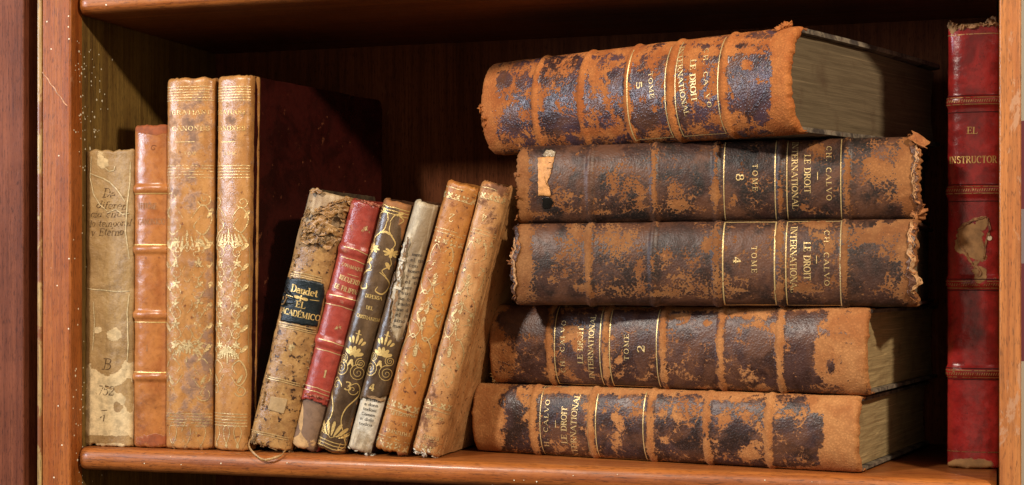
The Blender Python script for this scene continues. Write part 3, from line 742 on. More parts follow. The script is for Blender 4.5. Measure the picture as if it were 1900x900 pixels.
rs = random.Random(5); V = []; F = []
def speck(P, nrm, r):
    nrm = Vector(nrm); a = nrm.orthogonal().normalized(); c = nrm.cross(a); k0 = len(V); n = 7
    V.append(tuple(P + nrm * r * .45 - case.location))
    for k in range(n):
        th = 2 * math.pi * k / n; rr = r * rs.uniform(.75, 1.2); V.append(tuple(P + (a * math.cos(th) + c * math.sin(th)) * rr - case.location))
    for k in range(n): F.append((k0, k0 + 1 + k, k0 + 1 + (k + 1) % n))
for _ in range(150):
    px = rs.choice((rs.gauss(142, 7), rs.gauss(165, 18), rs.gauss(165, 18))); py = rs.choice((rs.uniform(60, 900), rs.gauss(235, 40), rs.gauss(140, 50), rs.uniform(680, 900)))
    if not 134 < px < 225: continue
    a = (px - CXP) / FPX; w = -CAM.x / (a * CT - ST); y = w * (CT + a * ST) + CAM.y; z = CAM.z - (py - CYP) / FPX * w
    if y < YF + .001: continue
    speck(Vector((.0006 if y < -.001 else 0, y, z)), (1, 0, 0), rs.uniform(.00028, .00055) * rs.choice((1, 1, 1.5)))
for px, py in ((87, 40), (95, 91), (109, 289), (127, 30), (127, 50), (128, 72), (106, 530), (115, 826), (108, 753), (100, 886), (128, 480), (127, 610)): speck(at(px, py, YF), (0, -1, 0), .0005)
for k in range(20):
    px = rs.uniform(180, 1840); p = at(px, 850, -.0094); p.z = rs.uniform(-.010, -.003); speck(p, (0, -1, .1), rs.uniform(.0002, .00045))
so = mesh_obj('paint_specks', V, F, plain('cream_specks', (.80, .70, .50), .5, .1), case); so['kind'] = 'stuff'

room = plain('pale_plaster', (.5, .42, .34), .9, .1, 5)
t = NT('room_wall'); zc = t.n.new('ShaderNodeSeparateXYZ'); t.t.links.new(t.tc, zc.inputs[0])
rp = t.n.new('ShaderNodeValToRGB'); t.t.links.new(t.ss(zc.outputs[2], -.3, .5), rp.inputs[0]); rp.color_ramp.interpolation = 'CONSTANT'
cr = rp.color_ramp; cr.elements[0].position = 0; cr.elements[0].color = (.5, .13, .03, 1); cr.elements[1].position = .2; cr.elements[1].color = (.75, .62, .48, 1)
for p, c in ((.38, (.26, .07, .09, 1)), (.52, (.42, .34, .36, 1)), (.60, (.26, .07, .09, 1)), (.72, (.7, .62, .5, 1))): e = cr.elements.new(p); e.color = c
wallm = t.set(color=rp.outputs[0], rough=.9)
o = bevel_box('wall', .50, 1.6, .45, .47, -.6, .9, wallm, None, r=0); o['kind'] = 'structure'; o.data.materials[0] = wallm

# ------------------------------------------------------------------ shared materials
gold_bright = gold_mat('gold_leaf_bright', 1.12, (.86, .58, .20), .34, 500, 1)
gold_mid = gold_mat('gold_leaf_worn', .92, (.84, .60, .27), .34, 520, 2)
gold_faint = gold_mat('gold_leaf_faint', .54, (.78, .56, .26), .38, 480, 3)
brown_ink = ink_mat('brown_ink', (.075, .038, .017), .60, 700)
print_ink = ink_mat('printing_ink', (.05, .04, .035), .80, 700, 2.)
blind = ink_mat('blind_tooling', (.16, .050, .018), .62, 600, 3.)
pages = pages_mat()
pages_d = pages_mat((.20, .14, .08), (.06, .03, .02))
board_edge = calf('scuffed_board', 9, (.20, .16, .11), (.045, .035, .028), (.45, .30, .15), spots=.6, spotscale=300, rough=.7, altlo=.4, althi=.6, altscale=110, wearsoft=.04)
board_brown = calf('brown_board', 10, (.075, .035, .018), (.03, .014, .009), (.2, .1, .04), rough=.5)

# ------------------------------------------------------------------ the lying volumes
def stack_book(pxl, Yl, pxr, Yr, z0, Wd, flip, label, ribpx, ribpy, seed, B=.010, depth=.150, n=2.1, **k):
    zc = z0 + Wd / 2
    P0 = at(pxl, 500, Yl); P1 = at(pxr, 500, Yr); P0.z = P1.z = zc
    M, H = frame_from(P0, P1, flip)
    b = Book('leather_book', label, M, Wd, H, depth, B=B, n=n, seed=seed, group='large volumes lying in a stack', **k)
    b.ribs = [b.inv(x, ribpy)[1] for x in ribpx]; b._grid()
    return b
def box_frame(m, pa, pb, py, u0=-.88, u1=.88, w=.00055, sides='ABud'):
    b = m.b; sa, sb = sorted((b.inv(pa, py)[1], b.inv(pb, py)[1])); L = b.half
    if 'A' in sides: m.ribbon([(u0 * L, sa), (u1 * L, sa)], w)
    if 'B' in sides: m.ribbon([(u0 * L, sb), (u1 * L, sb)], w)
    if 'u' in sides: m.ribbon([(u0 * L, sa), (u0 * L, sb)], w * .8)
    if 'd' in sides: m.ribbon([(u1 * L, sa), (u1 * L, sb)], w * .8)

G_ = 'head torn'
# bottom one
gvol = gold_mat('gilding_on_worn_leather', 1.02, (.84, .60, .26), .35, 520, 11, leather=11, loss=0.26)
b = stack_book(873, .036, 1592, -.005, .0003, .0395, True, 'lowest lying volume of the stack, orange leather with a dark blotch near its right end', (988, 1096, 1205, 1310, 1425), 790, 11, cap=.003, depth=.165, tapered=(0, .038))
lm = calvo_leather(11, bmp=.9, tans=((.46, .205, .070), (.33, .12, .036)))
b.skin('leather_spine', lm, .31, [(1200, 720, 360, 8, .12), (900, 790, 40, 95, .75), (940, 760, 30, 40, -.32), (945, 810, 30, 25, -.18), (1035, 770, 40, 40, -.2), (1150, 760, 12, 60, .15), (1142, 800, 14, 45, .30), (1160, 790, 40, 70, -.10),
    (1240, 765, 26, 22, .36), (1240, 815, 20, 10, .25), (1280, 820, 40, 30, -.2), (1360, 735, 60, 10, .4), (1370, 770, 35, 18, .32), (1365, 810, 35, 28, -.28), (1395, 840, 22, 18, .42), (1460, 800, 30, 35, -.22),
    (1560, 800, 75, 95, .72), (1510, 810, 22, 46, -1.0), (1520, 775, 14, 14, -.25), (1240, 725, 380, 7, .45), (1200, 862, 380, 6, -.3), (1330, 870, 260, 7, .35)], ribwear=.55, endwear=(.3, .5), edgewear=.12)
b.boards(board_edge, .0026); b.pages(pages_mat((.34, .245, .115), (.12, .065, .03)))
m = Marks(b); box_frame(m, 1002, 1090, 790); box_frame(m, 1105, 1193, 790); m.build('gold_rules', gvol)
m = Marks(b); m.text('CH. CALVO', (1022, 838), (1021, 742), 8.5, 1.0, skip=(0,), sp=.22); m.line([(1031, 794), (1031, 780)], .4)
m.text('LE DROIT', (1053, 823), (1053, 755), 11, 1.15); m.text('INTERNATIONAL', (1077, 850), (1078, 731), 11, 1.05); m.build('gold_lettering', gvol)

# second from the bottom
gvol = gold_mat('gilding_on_worn_leather', 1.02, (.84, .60, .26), .35, 520, 22, leather=22, loss=0.26)
b = stack_book(905, .036, 1608, -.004, .0402, .0452, True, 'second lying leather volume from the shelf, dark brown, marked TOME 2', (1019, 1123, 1229, 1336, 1446), 640, 22, cap=.003, depth=.165, tapered=(0, .038))
lm2 = calvo_leather(22, darks=((.060, .026, .020), (.028, .010, .006)), tans=((.43, .19, .066), (.31, .112, .033)))
b.skin('leather_spine', lm2, .23, [(935, 655, 42, 60, .28), (960, 600, 60, 25, -.45), (990, 660, 25, 50, -.12), (1065, 625, 22, 35, .30), (1170, 590, 40, 20, -.2), (1180, 650, 35, 35, -.25), (1150, 668, 10, 8, .5),
    (1280, 640, 45, 60, -.15), (1260, 587, 25, 6, .4), (1312, 600, 12, 7, .4), (1390, 640, 45, 40, -.12), (1390, 580, 60, 12, .4), (1420, 605, 25, 14, .35), (1570, 640, 70, 95, .62), (1500, 595, 32, 16, -.30), (1520, 620, 38, 14, -.40),
    (1498, 655, 20, 42, -.45), (1540, 680, 12, 18, -.65), (1512, 705, 16, 8, -.6), (1515, 665, 10, 25, .3), (1330, 572, 300, 6, .4), (1200, 712, 350, 6, -.25), (1370, 715, 100, 8, .15)], ribwear=.55, endwear=(.3, .5), edgewear=.05)
b.boards(board_edge, .0028); b.pages(pages_mat((.34, .24, .11), (.12, .065, .03)))
m = Marks(b); box_frame(m, 1029, 1113, 640); box_frame(m, 1131, 1218, 640); m.build('gold_rules', gvol)
m = Marks(b); m.text('CH. CALVO', (1050, 691), (1051, 595), 8.5, 1.0, sp=.22); m.text('LE DROIT', (1082, 675), (1083, 606), 10.5, 1.1); m.text('INTERNATIONAL', (1104, 702), (1107, 584), 10, 1.0)
m.text('TOME', (1167, 669), (1167, 620), 9, 1.0, sp=.25); m.text('2', (1196, 655), (1196, 641), 14, 1.1); m.build('gold_lettering', gvol)
b.shreds('torn_leather', gold_mid, [((910, 690), (914, 706))], 14, .0022, 3)

# third
gvol = gold_mat('gilding_on_worn_leather', 1.02, (.84, .60, .26), .35, 520, 33, leather=33, loss=0.28)
b = stack_book(950, .002, 1702, -.002, .0858, .0450, False, 'middle lying leather volume, scuffed dark brown, marked TOME 4', (1091, 1210, 1328, 1447, 1566), 485, 33, cap=.0028, endj=.0016)
lm3 = calvo_leather(33, darks=((.050, .020, .012), (.018, .009, .006)), tans=((.28, .125, .044), (.19, .070, .022)), amp=.8, cellmix=.8, gloss=.33, bmp=.7)
b.skin('leather_spine', lm3, .20, [(968, 480, 24, 85, .55), (1000, 425, 60, 14, .25), (1065, 440, 24, 26, .42), (1028, 430, 30, 12, -.5), (1010, 470, 22, 45, -.42), (1040, 545, 42, 20, -.5), (1075, 535, 14, 10, .45), (1050, 510, 40, 18, .2), (1091, 480, 7, 75, .5),
    (1150, 440, 45, 22, .24), (1140, 430, 40, 50, .05), (1185, 500, 9, 22, .42), (1190, 530, 10, 12, .35), (1160, 490, 30, 20, -.18), (1210, 480, 14, 80, -.25), (1250, 435, 60, 28, -.38), (1310, 455, 11, 14, .55), (1275, 520, 45, 22, .34), (1240, 480, 18, 20, .2), (1235, 545, 35, 6, .3),
    (1385, 440, 45, 25, -.22), (1364, 445, 5, 10, .6), (1370, 538, 18, 4, .5), (1400, 540, 40, 25, -.2), (1445, 440, 10, 30, .35), (1445, 545, 10, 25, .4), (1485, 450, 25, 30, -.35), (1520, 415, 30, 9, .5), (1535, 455, 14, 20, .3), (1500, 535, 35, 10, .38), (1545, 470, 10, 20, .28),
    (1566, 470, 6, 80, .4), (1660, 440, 50, 45, .48), (1600, 440, 30, 25, .3), (1612, 415, 14, 8, -.6), (1650, 408, 12, 8, -.6), (1615, 458, 18, 9, -.55), (1620, 500, 30, 22, -.40), (1590, 520, 30, 25, -.22), (1690, 480, 16, 90, .45), (1660, 520, 22, 30, .2), (1300, 562, 380, 9, -.5)],
    ribwear=.22, endwear=(.45, .6), edgewear=-.2)
b.boards(board_brown, .0026); b.pages(pages_d)
m = Marks(b); box_frame(m, 1341, 1437, 485, w=.0007); box_frame(m, 1458, 1559, 485, w=.0006); m.build('gold_rules', gvol)
m = Marks(b); m.text('CH. CALVO', (1530, 428), (1530, 530), 9, 1.0, sp=.22); m.line([(1515, 474), (1515, 489)], .4); m.text('LE DROIT', (1492, 449), (1492, 520), 12, 1.05); m.text('INTERNATIONAL', (1468, 421), (1468, 543), 11.5, 1.0)
m.text('TOME', (1395, 457), (1395, 507), 9.5, 1.0, sp=.3); m.text('4', (1361, 476), (1361, 489), 14, 1.2); m.build('gold_lettering', gvol)
suede = calvo_leather(34, tans=((.40, .165, .055), (.26, .09, .028)))
paleflap = plain('pale_torn_paper', (.44, .23, .095), .5, .4, 200, .0004)
ragged(b, 'torn_leather', suede, [(954, 418), (953, 450), (953, 500), (957, 556)], 9, .0008, .0006, 1)
ragged(b, 'torn_lining', paleflap, [(954, 436), (954, 470), (957, 505), (955, 540)], 6, .0011, .0008, 2)
ragged(b, 'torn_leather', suede, [(1696, 412), (1690, 440), (1690, 480), (1692, 520), (1699, 562)], 12, .0008, .0006, 3)
ragged(b, 'torn_lining', paleflap, [(1697, 412), (1688, 432), (1689, 470), (1692, 500), (1696, 545)], 8, .0011, .0008, 4)
b.shreds('torn_leather', suede, [((952, 425), (955, 550)), ((1694, 415), (1690, 470)), ((1690, 470), (1698, 560))], 22, .0030, 5, out=.0012)

# fourth
gvol = gold_mat('gilding_on_worn_leather', 1.02, (.84, .60, .26), .35, 520, 44, leather=44, loss=0.28)
b = stack_book(956, .008, 1709, .010, .1310, .0432, False, 'almost black lying leather volume with a paper tag at its left end, marked TOME 8', (1093, 1213, 1328, 1447, 1571), 330, 44, cap=.0026, endj=.0014)
lm4 = calvo_leather(44, darks=((.036, .014, .009), (.012, .008, .006)), tans=((.30, .125, .040), (.20, .070, .020)), amp=.8, cellmix=.65, gloss=.32, bmp=.7)
b.skin('leather_spine', lm4, .08, [(966, 345, 18, 75, .65), (985, 400, 60, 9, .55), (1040, 365, 28, 22, .22), (1065, 390, 20, 8, .3), (1150, 335, 45, 30, .30), (1118, 395, 20, 8, .4), (1187, 365, 10, 24, .42), (1190, 385, 14, 8, .3), (1213, 330, 6, 70, .35), (1252, 350, 18, 28, .42), (1270, 385, 45, 16, .42), (1325, 360, 12, 18, .5),
    (1328, 330, 6, 70, .35), (1390, 330, 18, 16, .35), (1362, 370, 8, 16, .4), (1448, 370, 5, 30, .5), (1515, 275, 20, 14, .4), (1490, 385, 12, 8, .35), (1571, 330, 8, 75, .42), (1640, 320, 60, 60, .38), (1620, 285, 35, 14, -.25), (1600, 300, 25, 20, .12), (1642, 390, 28, 14, -.75), (1690, 320, 24, 90, .62), (1620, 355, 16, 14, -.3), (1655, 270, 25, 15, -.1), (1300, 402, 380, 5, -.4)],
    ribwear=.08, endwear=(.35, .55), edgewear=-.25)
b.boards(board_brown, .0026); b.pages(pages_d)
m = Marks(b); box_frame(m, 1343, 1438, 330, w=.0005, sides='ABd'); box_frame(m, 1460, 1560, 330, w=.0005, sides='ABd'); m.build('gold_rules', gvol)
m = Marks(b); m.text('CH. CALVO', (1534, 272), (1534, 372), 9, 1.0, sp=.22); m.line([(1517, 319), (1517, 334)], .4); m.text('LE DROIT', (1493, 287), (1493, 359), 11, 1.0); m.text('INTERNATIONAL', (1471, 264), (1471, 388), 10.5, 1.0)
m.text('TOME', (1397, 304), (1397, 355), 9, 1.0, sp=.3); m.text('8', (1366, 323), (1366, 336), 14, 1.0); m.build('gold_lettering', gvol)
ragged(b, 'torn_leather', suede, [(1704, 255), (1700, 300), (1698, 350), (1702, 398)], 11, .0008, .0006, 5)
ragged(b, 'torn_lining', paleflap, [(1701, 270), (1698, 310), (1697, 350), (1699, 372)], 6, .0008, .0010, 6)
b.shreds('torn_leather', suede, [((1704, 256), (1706, 290)), ((1703, 386), (1704, 400))], 8, .0065, 7, out=.0006, tilt=.8)
b.shreds('torn_leather', suede, [((1702, 300), (1700, 380)), ((958, 266), (957, 400))], 14, .0030, 8, out=.0008)
# paper shelf tag
def patch(b, name, mat, pxpts, off=.0003, thick=.0002):
    """a small flat piece stuck on the spine, outline in photo px"""
    q = [b.inv(*p) for p in pxpts]
    if sum(q[i - 1][0] * q[i][1] - q[i][0] * q[i - 1][1] for i in range(len(q))) < 0: q.reverse()
    c = (sum(p[0] for p in q) / len(q), sum(p[1] for p in q) / len(q)); V = [c]; F = []; nr = 12
    for r in range(1, nr + 1):
        for p in q: V.append((c[0] + (p[0] - c[0]) * r / nr, c[1] + (p[1] - c[1]) * r / nr))
    n = len(q)
    for i in range(n): F.append((0, 1 + i, 1 + (i + 1) % n))
    for r in range(nr - 1):
        for i in range(n):
            a = 1 + r * n + i; d = 1 + r * n + (i + 1) % n; F.append((a, a + n, d + n, d))
    P = b.P(np.array([v[0] for v in V]), np.array([v[1] for v in V]), off)
    o = b.part(name, P, F, mat); mo = o.modifiers.new('thick', 'SOLIDIFY'); mo.thickness = thick; mo.offset = -1
    return o
def dense(pts, jit=0, seed=1, step=4):
    r = random.Random(seed); out = []
    for i in range(len(pts)):
        a, b_ = pts[i], pts[(i + 1) % len(pts)]; n = max(1, int(math.dist(a, b_) / step))
        for k in range(n): out.append((a[0] + (b_[0] - a[0]) * k / n + r.uniform(-jit, jit), a[1] + (b_[1] - a[1]) * k / n + r.uniform(-jit, jit)))
    return out
tagm = plain('orange_paper_tag', (.58, .27, .085), .5, .35, 300, .0004)
tag = patch(b, 'paper_tag', tagm, dense([(998, 293), (1029, 291), (1025, 310), (1020, 330), (1013, 340), (1020, 352), (1022, 364), (999, 363)], .8), .0005, .0003)
patch(b, 'glue_smear', plain('dried_glue', (.34, .26, .17), .15, .6, 400, .0006), dense([(1008, 288), (1014, 279), (1024, 280), (1031, 284), (1029, 291), (1010, 292)], 1.2), .0006)
patch(b, 'tag_hole', plain('black_glue', (.008, .007, .006), .2, .3), dense([(1007, 367), (1022, 366), (1028, 376), (1020, 386), (1008, 387)], .8), .0004)
m = Marks(b); m.text('TT-J', (1018, 297), (1016, 327), 8, .8); m.build('tag_writing', brown_ink, .0008)

# top one, turned to the left
gvol = gold_mat('gilding_on_worn_leather', 1.02, (.84, .60, .26), .35, 520, 55, leather=55, loss=0.15)
b = stack_book(889, .060, 1462, -.026, .1745, .0548, False, 'topmost lying leather volume turned to show its page edges, marked TOME 5', (992, 1077, 1163, 1243, 1342), 170, 55, B=.0145, depth=.172, tapered=(.064, 0), cap=.0036, endj=.0010)
lm5 = calvo_leather(55, darks=((.066, .036, .046), (.028, .013, .012)), tans=((.44, .155, .040), (.32, .090, .020)), gloss=.17, cellmix=.4, bmp=1.5)
b.skin('leather_spine', lm5, .38, [(905, 200, 36, 100, .80), (950, 225, 25, 25, -.25), (935, 150, 16, 18, -.55), (925, 205, 17, 55, -.50), (965, 170, 24, 60, .10), (980, 250, 50, 10, .1), (1020, 120, 60, 14, -.05), (1035, 185, 35, 45, -.08), (1040, 230, 45, 22, -.48), (1110, 130, 30, 35, .35), (1125, 175, 28, 26, .05),
    (1130, 215, 30, 20, -.1), (1110, 245, 60, 8, .35), (1145, 150, 22, 22, -.25), (1195, 110, 36, 14, .12), (1195, 160, 36, 30, -.30), (1200, 215, 38, 26, -.45), (1213, 205, 7, 6, .6), (1275, 110, 22, 24, .25), (1310, 100, 20, 22, -.1), (1285, 165, 25, 40, .18), (1315, 165, 20, 18, .1), (1290, 215, 35, 18, -.28), (1320, 222, 20, 14, .4), (1395, 90, 50, 14, .12),
    (1395, 150, 50, 65, -.36), (1385, 120, 16, 12, .45), (1365, 225, 28, 18, .35), (1405, 210, 28, 22, -.3), (1450, 150, 18, 120, .75), (1432, 215, 16, 30, .35), (1415, 150, 18, 8, .35), (1200, 95, 300, 9, .32), (1290, 75, 200, 8, .3)], ribwear=.52, endwear=(.55, .6), edgewear=.22)
b.boards(board_edge, .0034, warp=(-.0030, -.0022)); b.pages(pages_mat((.125, .090, .050), (.05, .026, .014)), warp=(-.0045, .0), sq=.0036, t=.0034)
m = Marks(b); box_frame(m, 1163.5, 1234, 170, -.72, .80, w=.0006, sides='ABd'); box_frame(m, 1253, 1332, 170, -.8, .80, w=.0006, sides='ABd'); m.build('gold_rules', gvol)
m = Marks(b); m.text('CH. CALVO', (1308, 91), (1314, 200), 9, 1.0, sp=.3, skip=(6,)); m.text('LE DROIT', (1282, 111), (1284, 190), 12, 1.25); m.text('INTERNATIONAL', (1262, 88), (1272, 216), 10.5, 1.1)
m.text('TOME', (1204, 134), (1207, 184), 9, 1.0, sp=.15); m.text('5', (1181, 152), (1182, 166), 12, 1.2); m.build('gold_lettering', gvol)
b.shreds('torn_leather', lm5, [((1440, 48), (1466, 50)), ((1450, 46), (1458, 52)), ((893, 190), (905, 270))], 26, .0034, 9, out=.001)
ragged(b, 'torn_headcap', lm5, [(1448, 47), (1458, 44), (1468, 50)], 9, .0018, .0016, 5, .9)

# ------------------------------------------------------------------ the standing and leaning books
def standing(name, label, bl, br, tl, tr, seed, Y=0.0, B=.006, depth=.11, yaw=0.0, ribpx=(), group=None, H=None, **k):
    Yh = Y + B
    b0 = (at(*bl, Yh) + at(*br, Yh)) / 2; t0 = (at(*tl, Yh) + at(*tr, Yh)) / 2
    Wd = ((at(*br, Yh) - at(*bl, Yh)).length + (at(*tr, Yh) - at(*tl, Yh)).length) / 2
    zl = (t0 - b0); zl.y = 0; L = zl.length; tilt = math.atan2(zl.x, zl.z)
    R = Matrix.Rotation(tilt, 4, 'Y') @ Matrix.Rotation(yaw, 4, 'Z')
    o = Vector((b0.x, Y, b0.z))
    M = Matrix.Translation(o) @ R
    low = min((M @ Vector((sx * Wd / 2, B, 0))).z for sx in (-1, 1))
    M = Matrix.Translation((0, 0, .0003 - low)) @ M
    L = (t0.z - (b0.z - low + .0003)) / math.cos(tilt) if False else L + low / max(.2, math.cos(tilt))
    b = Book(name, label, M, Wd, L, depth, B=B, seed=seed, group=group, **k)
    b.ribs = [b.inv(*p)[1] for p in ribpx]; b._grid()
    return b

# 1 vellum
b = standing('vellum_book', 'short yellowed vellum book with handwritten spine, leftmost on the shelf', (160, 828), (248, 828), (163, 280), (251, 280), 101, Y=.001, B=.0035, depth=.10, n=3.4, cap=.0012, dent=.0007, endj=.0010)
vel = calf('yellowed_vellum', 1, (.40, .25, .100), (.29, .165, .060), (.66, .48, .25), spot=(.12, .06, .02), spots=.6, rough=.42, altlo=.35, althi=.7, altscale=45, bumpd=.0006, wearsoft=.02, wearamp=1.7, streak=.4)
b.skin('vellum_spine', vel, .05, [(205, 770, 60, 60, 1.2), (205, 710, 60, 50, 1.1), (196, 728, 30, 22, -1.3), (200, 672, 26, 30, -1.3), (218, 755, 12, 14, -1.4), (238, 735, 12, 40, -1.2), (226, 722, 14, 14, -1.0), (205, 655, 50, 8, -1.0), (212, 620, 18, 17, .72), (180, 612, 10, 9, .62), (190, 303, 14, 13, .60), (225, 480, 30, 60, .05), (180, 285, 20, 8, .35), (200, 815, 50, 9, -.6), (195, 826, 45, 4, .5)], edgewear=.16)
b.boards(vel, .0014); b.pages(pages_d, sq=.001, t=.0016)
m = Marks(b)
m.text('De', (190, 366), (212, 368), 17, .55, .2, jitter=.04); m.text('diferen', (178, 386), (236, 388), 13, .55, .25, jitter=.06); m.text('cia entre', (168, 403), (238, 402), 12, .55, .25, jitter=.06)
m.text('lo temporal', (166, 421), (243, 419), 12, .55, .25, jitter=.06); m.text('y Eterno', (169, 438), (229, 436), 13, .6, .25, jitter=.05)
m.text('B', (190, 685), (206, 686), 20, .5, .15); m.text('752', (181, 732), (211, 734), 17, .5, .15); m.line([(188, 762), (199, 761)], .35); m.line([(186, 775), (194, 770), (192, 782)], .5)
m.build('handwriting', brown_ink, .0002)
m = Marks(b)
rw = random.Random(4)
def crease(pts, w): m.ribbon([b.inv(*p) for p in pts], [w * (.4 + .6 * math.sin(math.pi * (i + .5) / len(pts))) for i in range(len(pts))])
crease([(168, 322), (178, 326), (192, 331), (204, 338), (216, 350), (226, 364), (232, 374)], .0007); crease([(170, 290), (168, 330), (174, 360), (186, 380), (200, 392)], .0006)
crease([(242, 300), (241, 340), (236, 380), (233, 430), (240, 480)], .0007); crease([(240, 545), (236, 580), (238, 640), (236, 670)], .0007); crease([(174, 560), (176, 600), (172, 650)], .0005); crease([(160, 534), (172, 537), (190, 538), (215, 541), (240, 540)], .0006)
crease([(200, 395), (215, 388), (228, 398), (240, 396)], .0006); crease([(196, 312), (203, 318), (212, 316), (214, 308)], .0006)
m.build('vellum_creases', plain('pale_crease', (.62, .48, .26), .35, .4, 400, .0003), .00035)

# 2 orange calf
b = standing('calf_book', 'short orange calf book with raised bands, between the vellum book and tan pair', (251, 822), (320, 822), (254, 234), (321, 234), 102, Y=.001, B=.0065, depth=.11, n=2.4, cap=.0022, ribpx=[(285, 350), (285, 463), (285, 585), (285, 700)], ribh=.0012, ribw=.0022)
oc = calf('orange_calf', 2, (.44, .165, .044), (.32, .10, .026), (.30, .07, .012), spots=.5, rough=.27, spec=.5, altlo=.4, althi=.68, altscale=55, bumpd=.0002)
b.skin('leather_spine', oc, .05, [(285, 240, 40, 14, .5), (285, 815, 45, 16, .45)], endwear=(.15, .2)); b.boards(oc, .002); b.pages(pages_d)
m = Marks(b)
for y in (359, 454, 598, 691): m.hrule(285, y, -.9, .95, .55)
m.build('gold_rules', gold_bright)
m = Marks(b); m.text('EPITOME', (257, 388), (291, 388), 11, 1.1); m.text('CANONICO', (256, 417), (307, 416), 10, 1.1); m.text('1', (271, 651), (275, 651), 11, .8); m.build('blind_lettering', ink_mat('silvered_tooling', (.34, .17, .08), .6, 600, 6.))
m = Marks(b); T = m.xf(b.inv(285, 275), (0, 1), .0025); m.spiral(T, 0, 0, .8, 1.2, 1, 30, .0005); m.build('worm_mark', blind)

# 3 and 4 tan calf pair
tc = calf('tan_calf', 3, (.49, .235, .072), (.38, .165, .046), (.27, .145, .085), spot=(.14, .045, .02), spots=.9, spotscale=330, rough=.27, spec=.5, altlo=.38, althi=.62, altscale=80, bumpd=.00028, streak=.5, wearsoft=.22, wearamp=2.3)
ox = calf('oxblood_cover', 4, (.034, .005, .0035), (.018, .003, .002), (.08, .02, .01), spot=(.22, .07, .03), spots=.5, spotscale=160, rough=.3, altscale=40, bumpd=.0003)
def tan_book(label, bl, br, tl, tr, seed, wearb, patches, yaw, depth, t1, t2, right, faint):
    b = standing('calf_book', label, bl, br, tl, tr, seed, Y=.0, B=.0062, depth=depth, yaw=yaw, n=2.6, cap=.0026, group='matching tall tan books', wrap=.0065 if right else .006)
    b.skin('leather_spine', tc, wearb, patches); b.boards(ox, .0023); b.pages(pages_d)
    cx = (bl[0] + br[0]) / 2; gb = gold_faint if faint else gold_mid
    m = Marks(b)
    for y0 in (161, 307, 768):
        for k in range(6 if y0 == 161 else 5): m.hrule(cx, y0 + k * (5.0 if y0 == 161 else 5.6), -.86, .86, .38)
    m.build('gold_rules', gb)
    m = Marks(b); x0, x1 = bl[0] + 6, br[0] - 8
    m.text(t1, (x0, 213), (x1, 212), 7.5, 1.0, sp=.1); m.text(t2, (x0, 243), (x1, 242), 8, 1.0, sp=.1); m.hrule(cx, 263, -.45, .25, .4); m.text('TOM', (cx - 14, 287), (cx + 8, 287), 5, .8, sp=.3)
    m.build('gold_lettering', gold_mid if faint else gold_bright)
    m = Marks(b); L = b.half; sc = L * .95
    def T_at(y): return m.xf((0, b.inv(cx, y)[1]), (0, 1), sc)
    w = .00042
    for y, fl in ((410, 1), (690, -1)):
        T = T_at(y)
        for sx in (-1, 1):
            m.curve(T, [(sx * .15, .1 * fl), (sx * .55, .55 * fl), (sx * .85, .1 * fl), (sx * .6, -.45 * fl), (sx * .25, -.2 * fl), (sx * .45, .1 * fl)], w * 1.7)
            m.spiral(T, sx * .62, .75 * fl, .26, 1.5, sx, 200, w * 1.3)
            [m.leaf(T, sx * (.15 + .14 * q), -.5 * fl, -90 * fl + sx * (8 + 9 * q), .62 - .06 * q, .09) for q in range(4)]; m.leaf(T, sx * .7, .1 * fl, 90 * fl - sx * 30, .4, .12)
        m.leaf(T, 0, -.3 * fl, -90 * fl, .7, .10); m.curve(T, [(-.8, -.9 * fl), (-.3, -1.05 * fl), (0, -.8 * fl), (.3, -1.05 * fl), (.8, -.9 * fl)], w * 1.5)
    for k, y in enumerate(range(450, 672, 19)):
        T = T_at(y)
        for sx in (-1, 1):
            if k % 2: m.spiral(T, sx * .42, 0, .24, 1.3, sx, 90, w); m.leaf(T, sx * .62, .1, 90 - sx * 40, .4, .14)
            else:
                for q in range(5): m.leaf(T, sx * .42, 0, q * 72 + 18, .17, .08)
                m.curve(T, [(sx * .42, -.5), (sx * .62, -.2), (sx * .40, .1), (sx * .6, .4)], w)
        if k % 3 == 0: m.curve(T, [(-.2, 0), (0, .3), (.2, 0), (0, -.3), (-.2, 0)], w * .8)
    for sx in (-1, 1): m.ribbon([(sx * L * .88, b.inv(cx, 440)[1]), (sx * L * .88, b.inv(cx, 672)[1])], .0003)
    T = T_at(806)
    for sx in (-.52, .0, .52):
        m.curve(T, [(sx, .45), (sx + .16, .1), (sx, -.35), (sx - .16, .1), (sx, .45)], w); m.leaf(T, sx, -.35, -90, .2, .12)
    m.build('gold_tooling', gb)
    return b
tan_book('tan calf book with faded gold, left one of the matching tall pair', (314, 833), (397, 833), (315, 147), (402, 147), 103, .27, [(360, 230, 30, 40, .12), (350, 300, 40, 50, .1), (390, 600, 14, 200, .2), (370, 700, 40, 80, .15), (340, 760, 50, 40, .15), (330, 550, 20, 150, -.25), (330, 450, 25, 60, -.2)], .06, .13, 'GRATIANI', 'CANONES', False, True)
at_b, at_t = at(470, 500, .006), at(705, 500, .14)
tan_book('tan calf book with dark red cover, right one of the matching tall pair', (396, 834), (463, 834), (403, 143), (471, 143), 104, .12, [(430, 220, 10, 10, .3), (470, 500, 8, 300, .18), (450, 200, 14, 16, .25), (440, 420, 30, 20, .1)], -math.atan2(at_t.x - at_b.x, .134) * 1.0, .146, 'GRATIANI', 'CANONES', True, False)

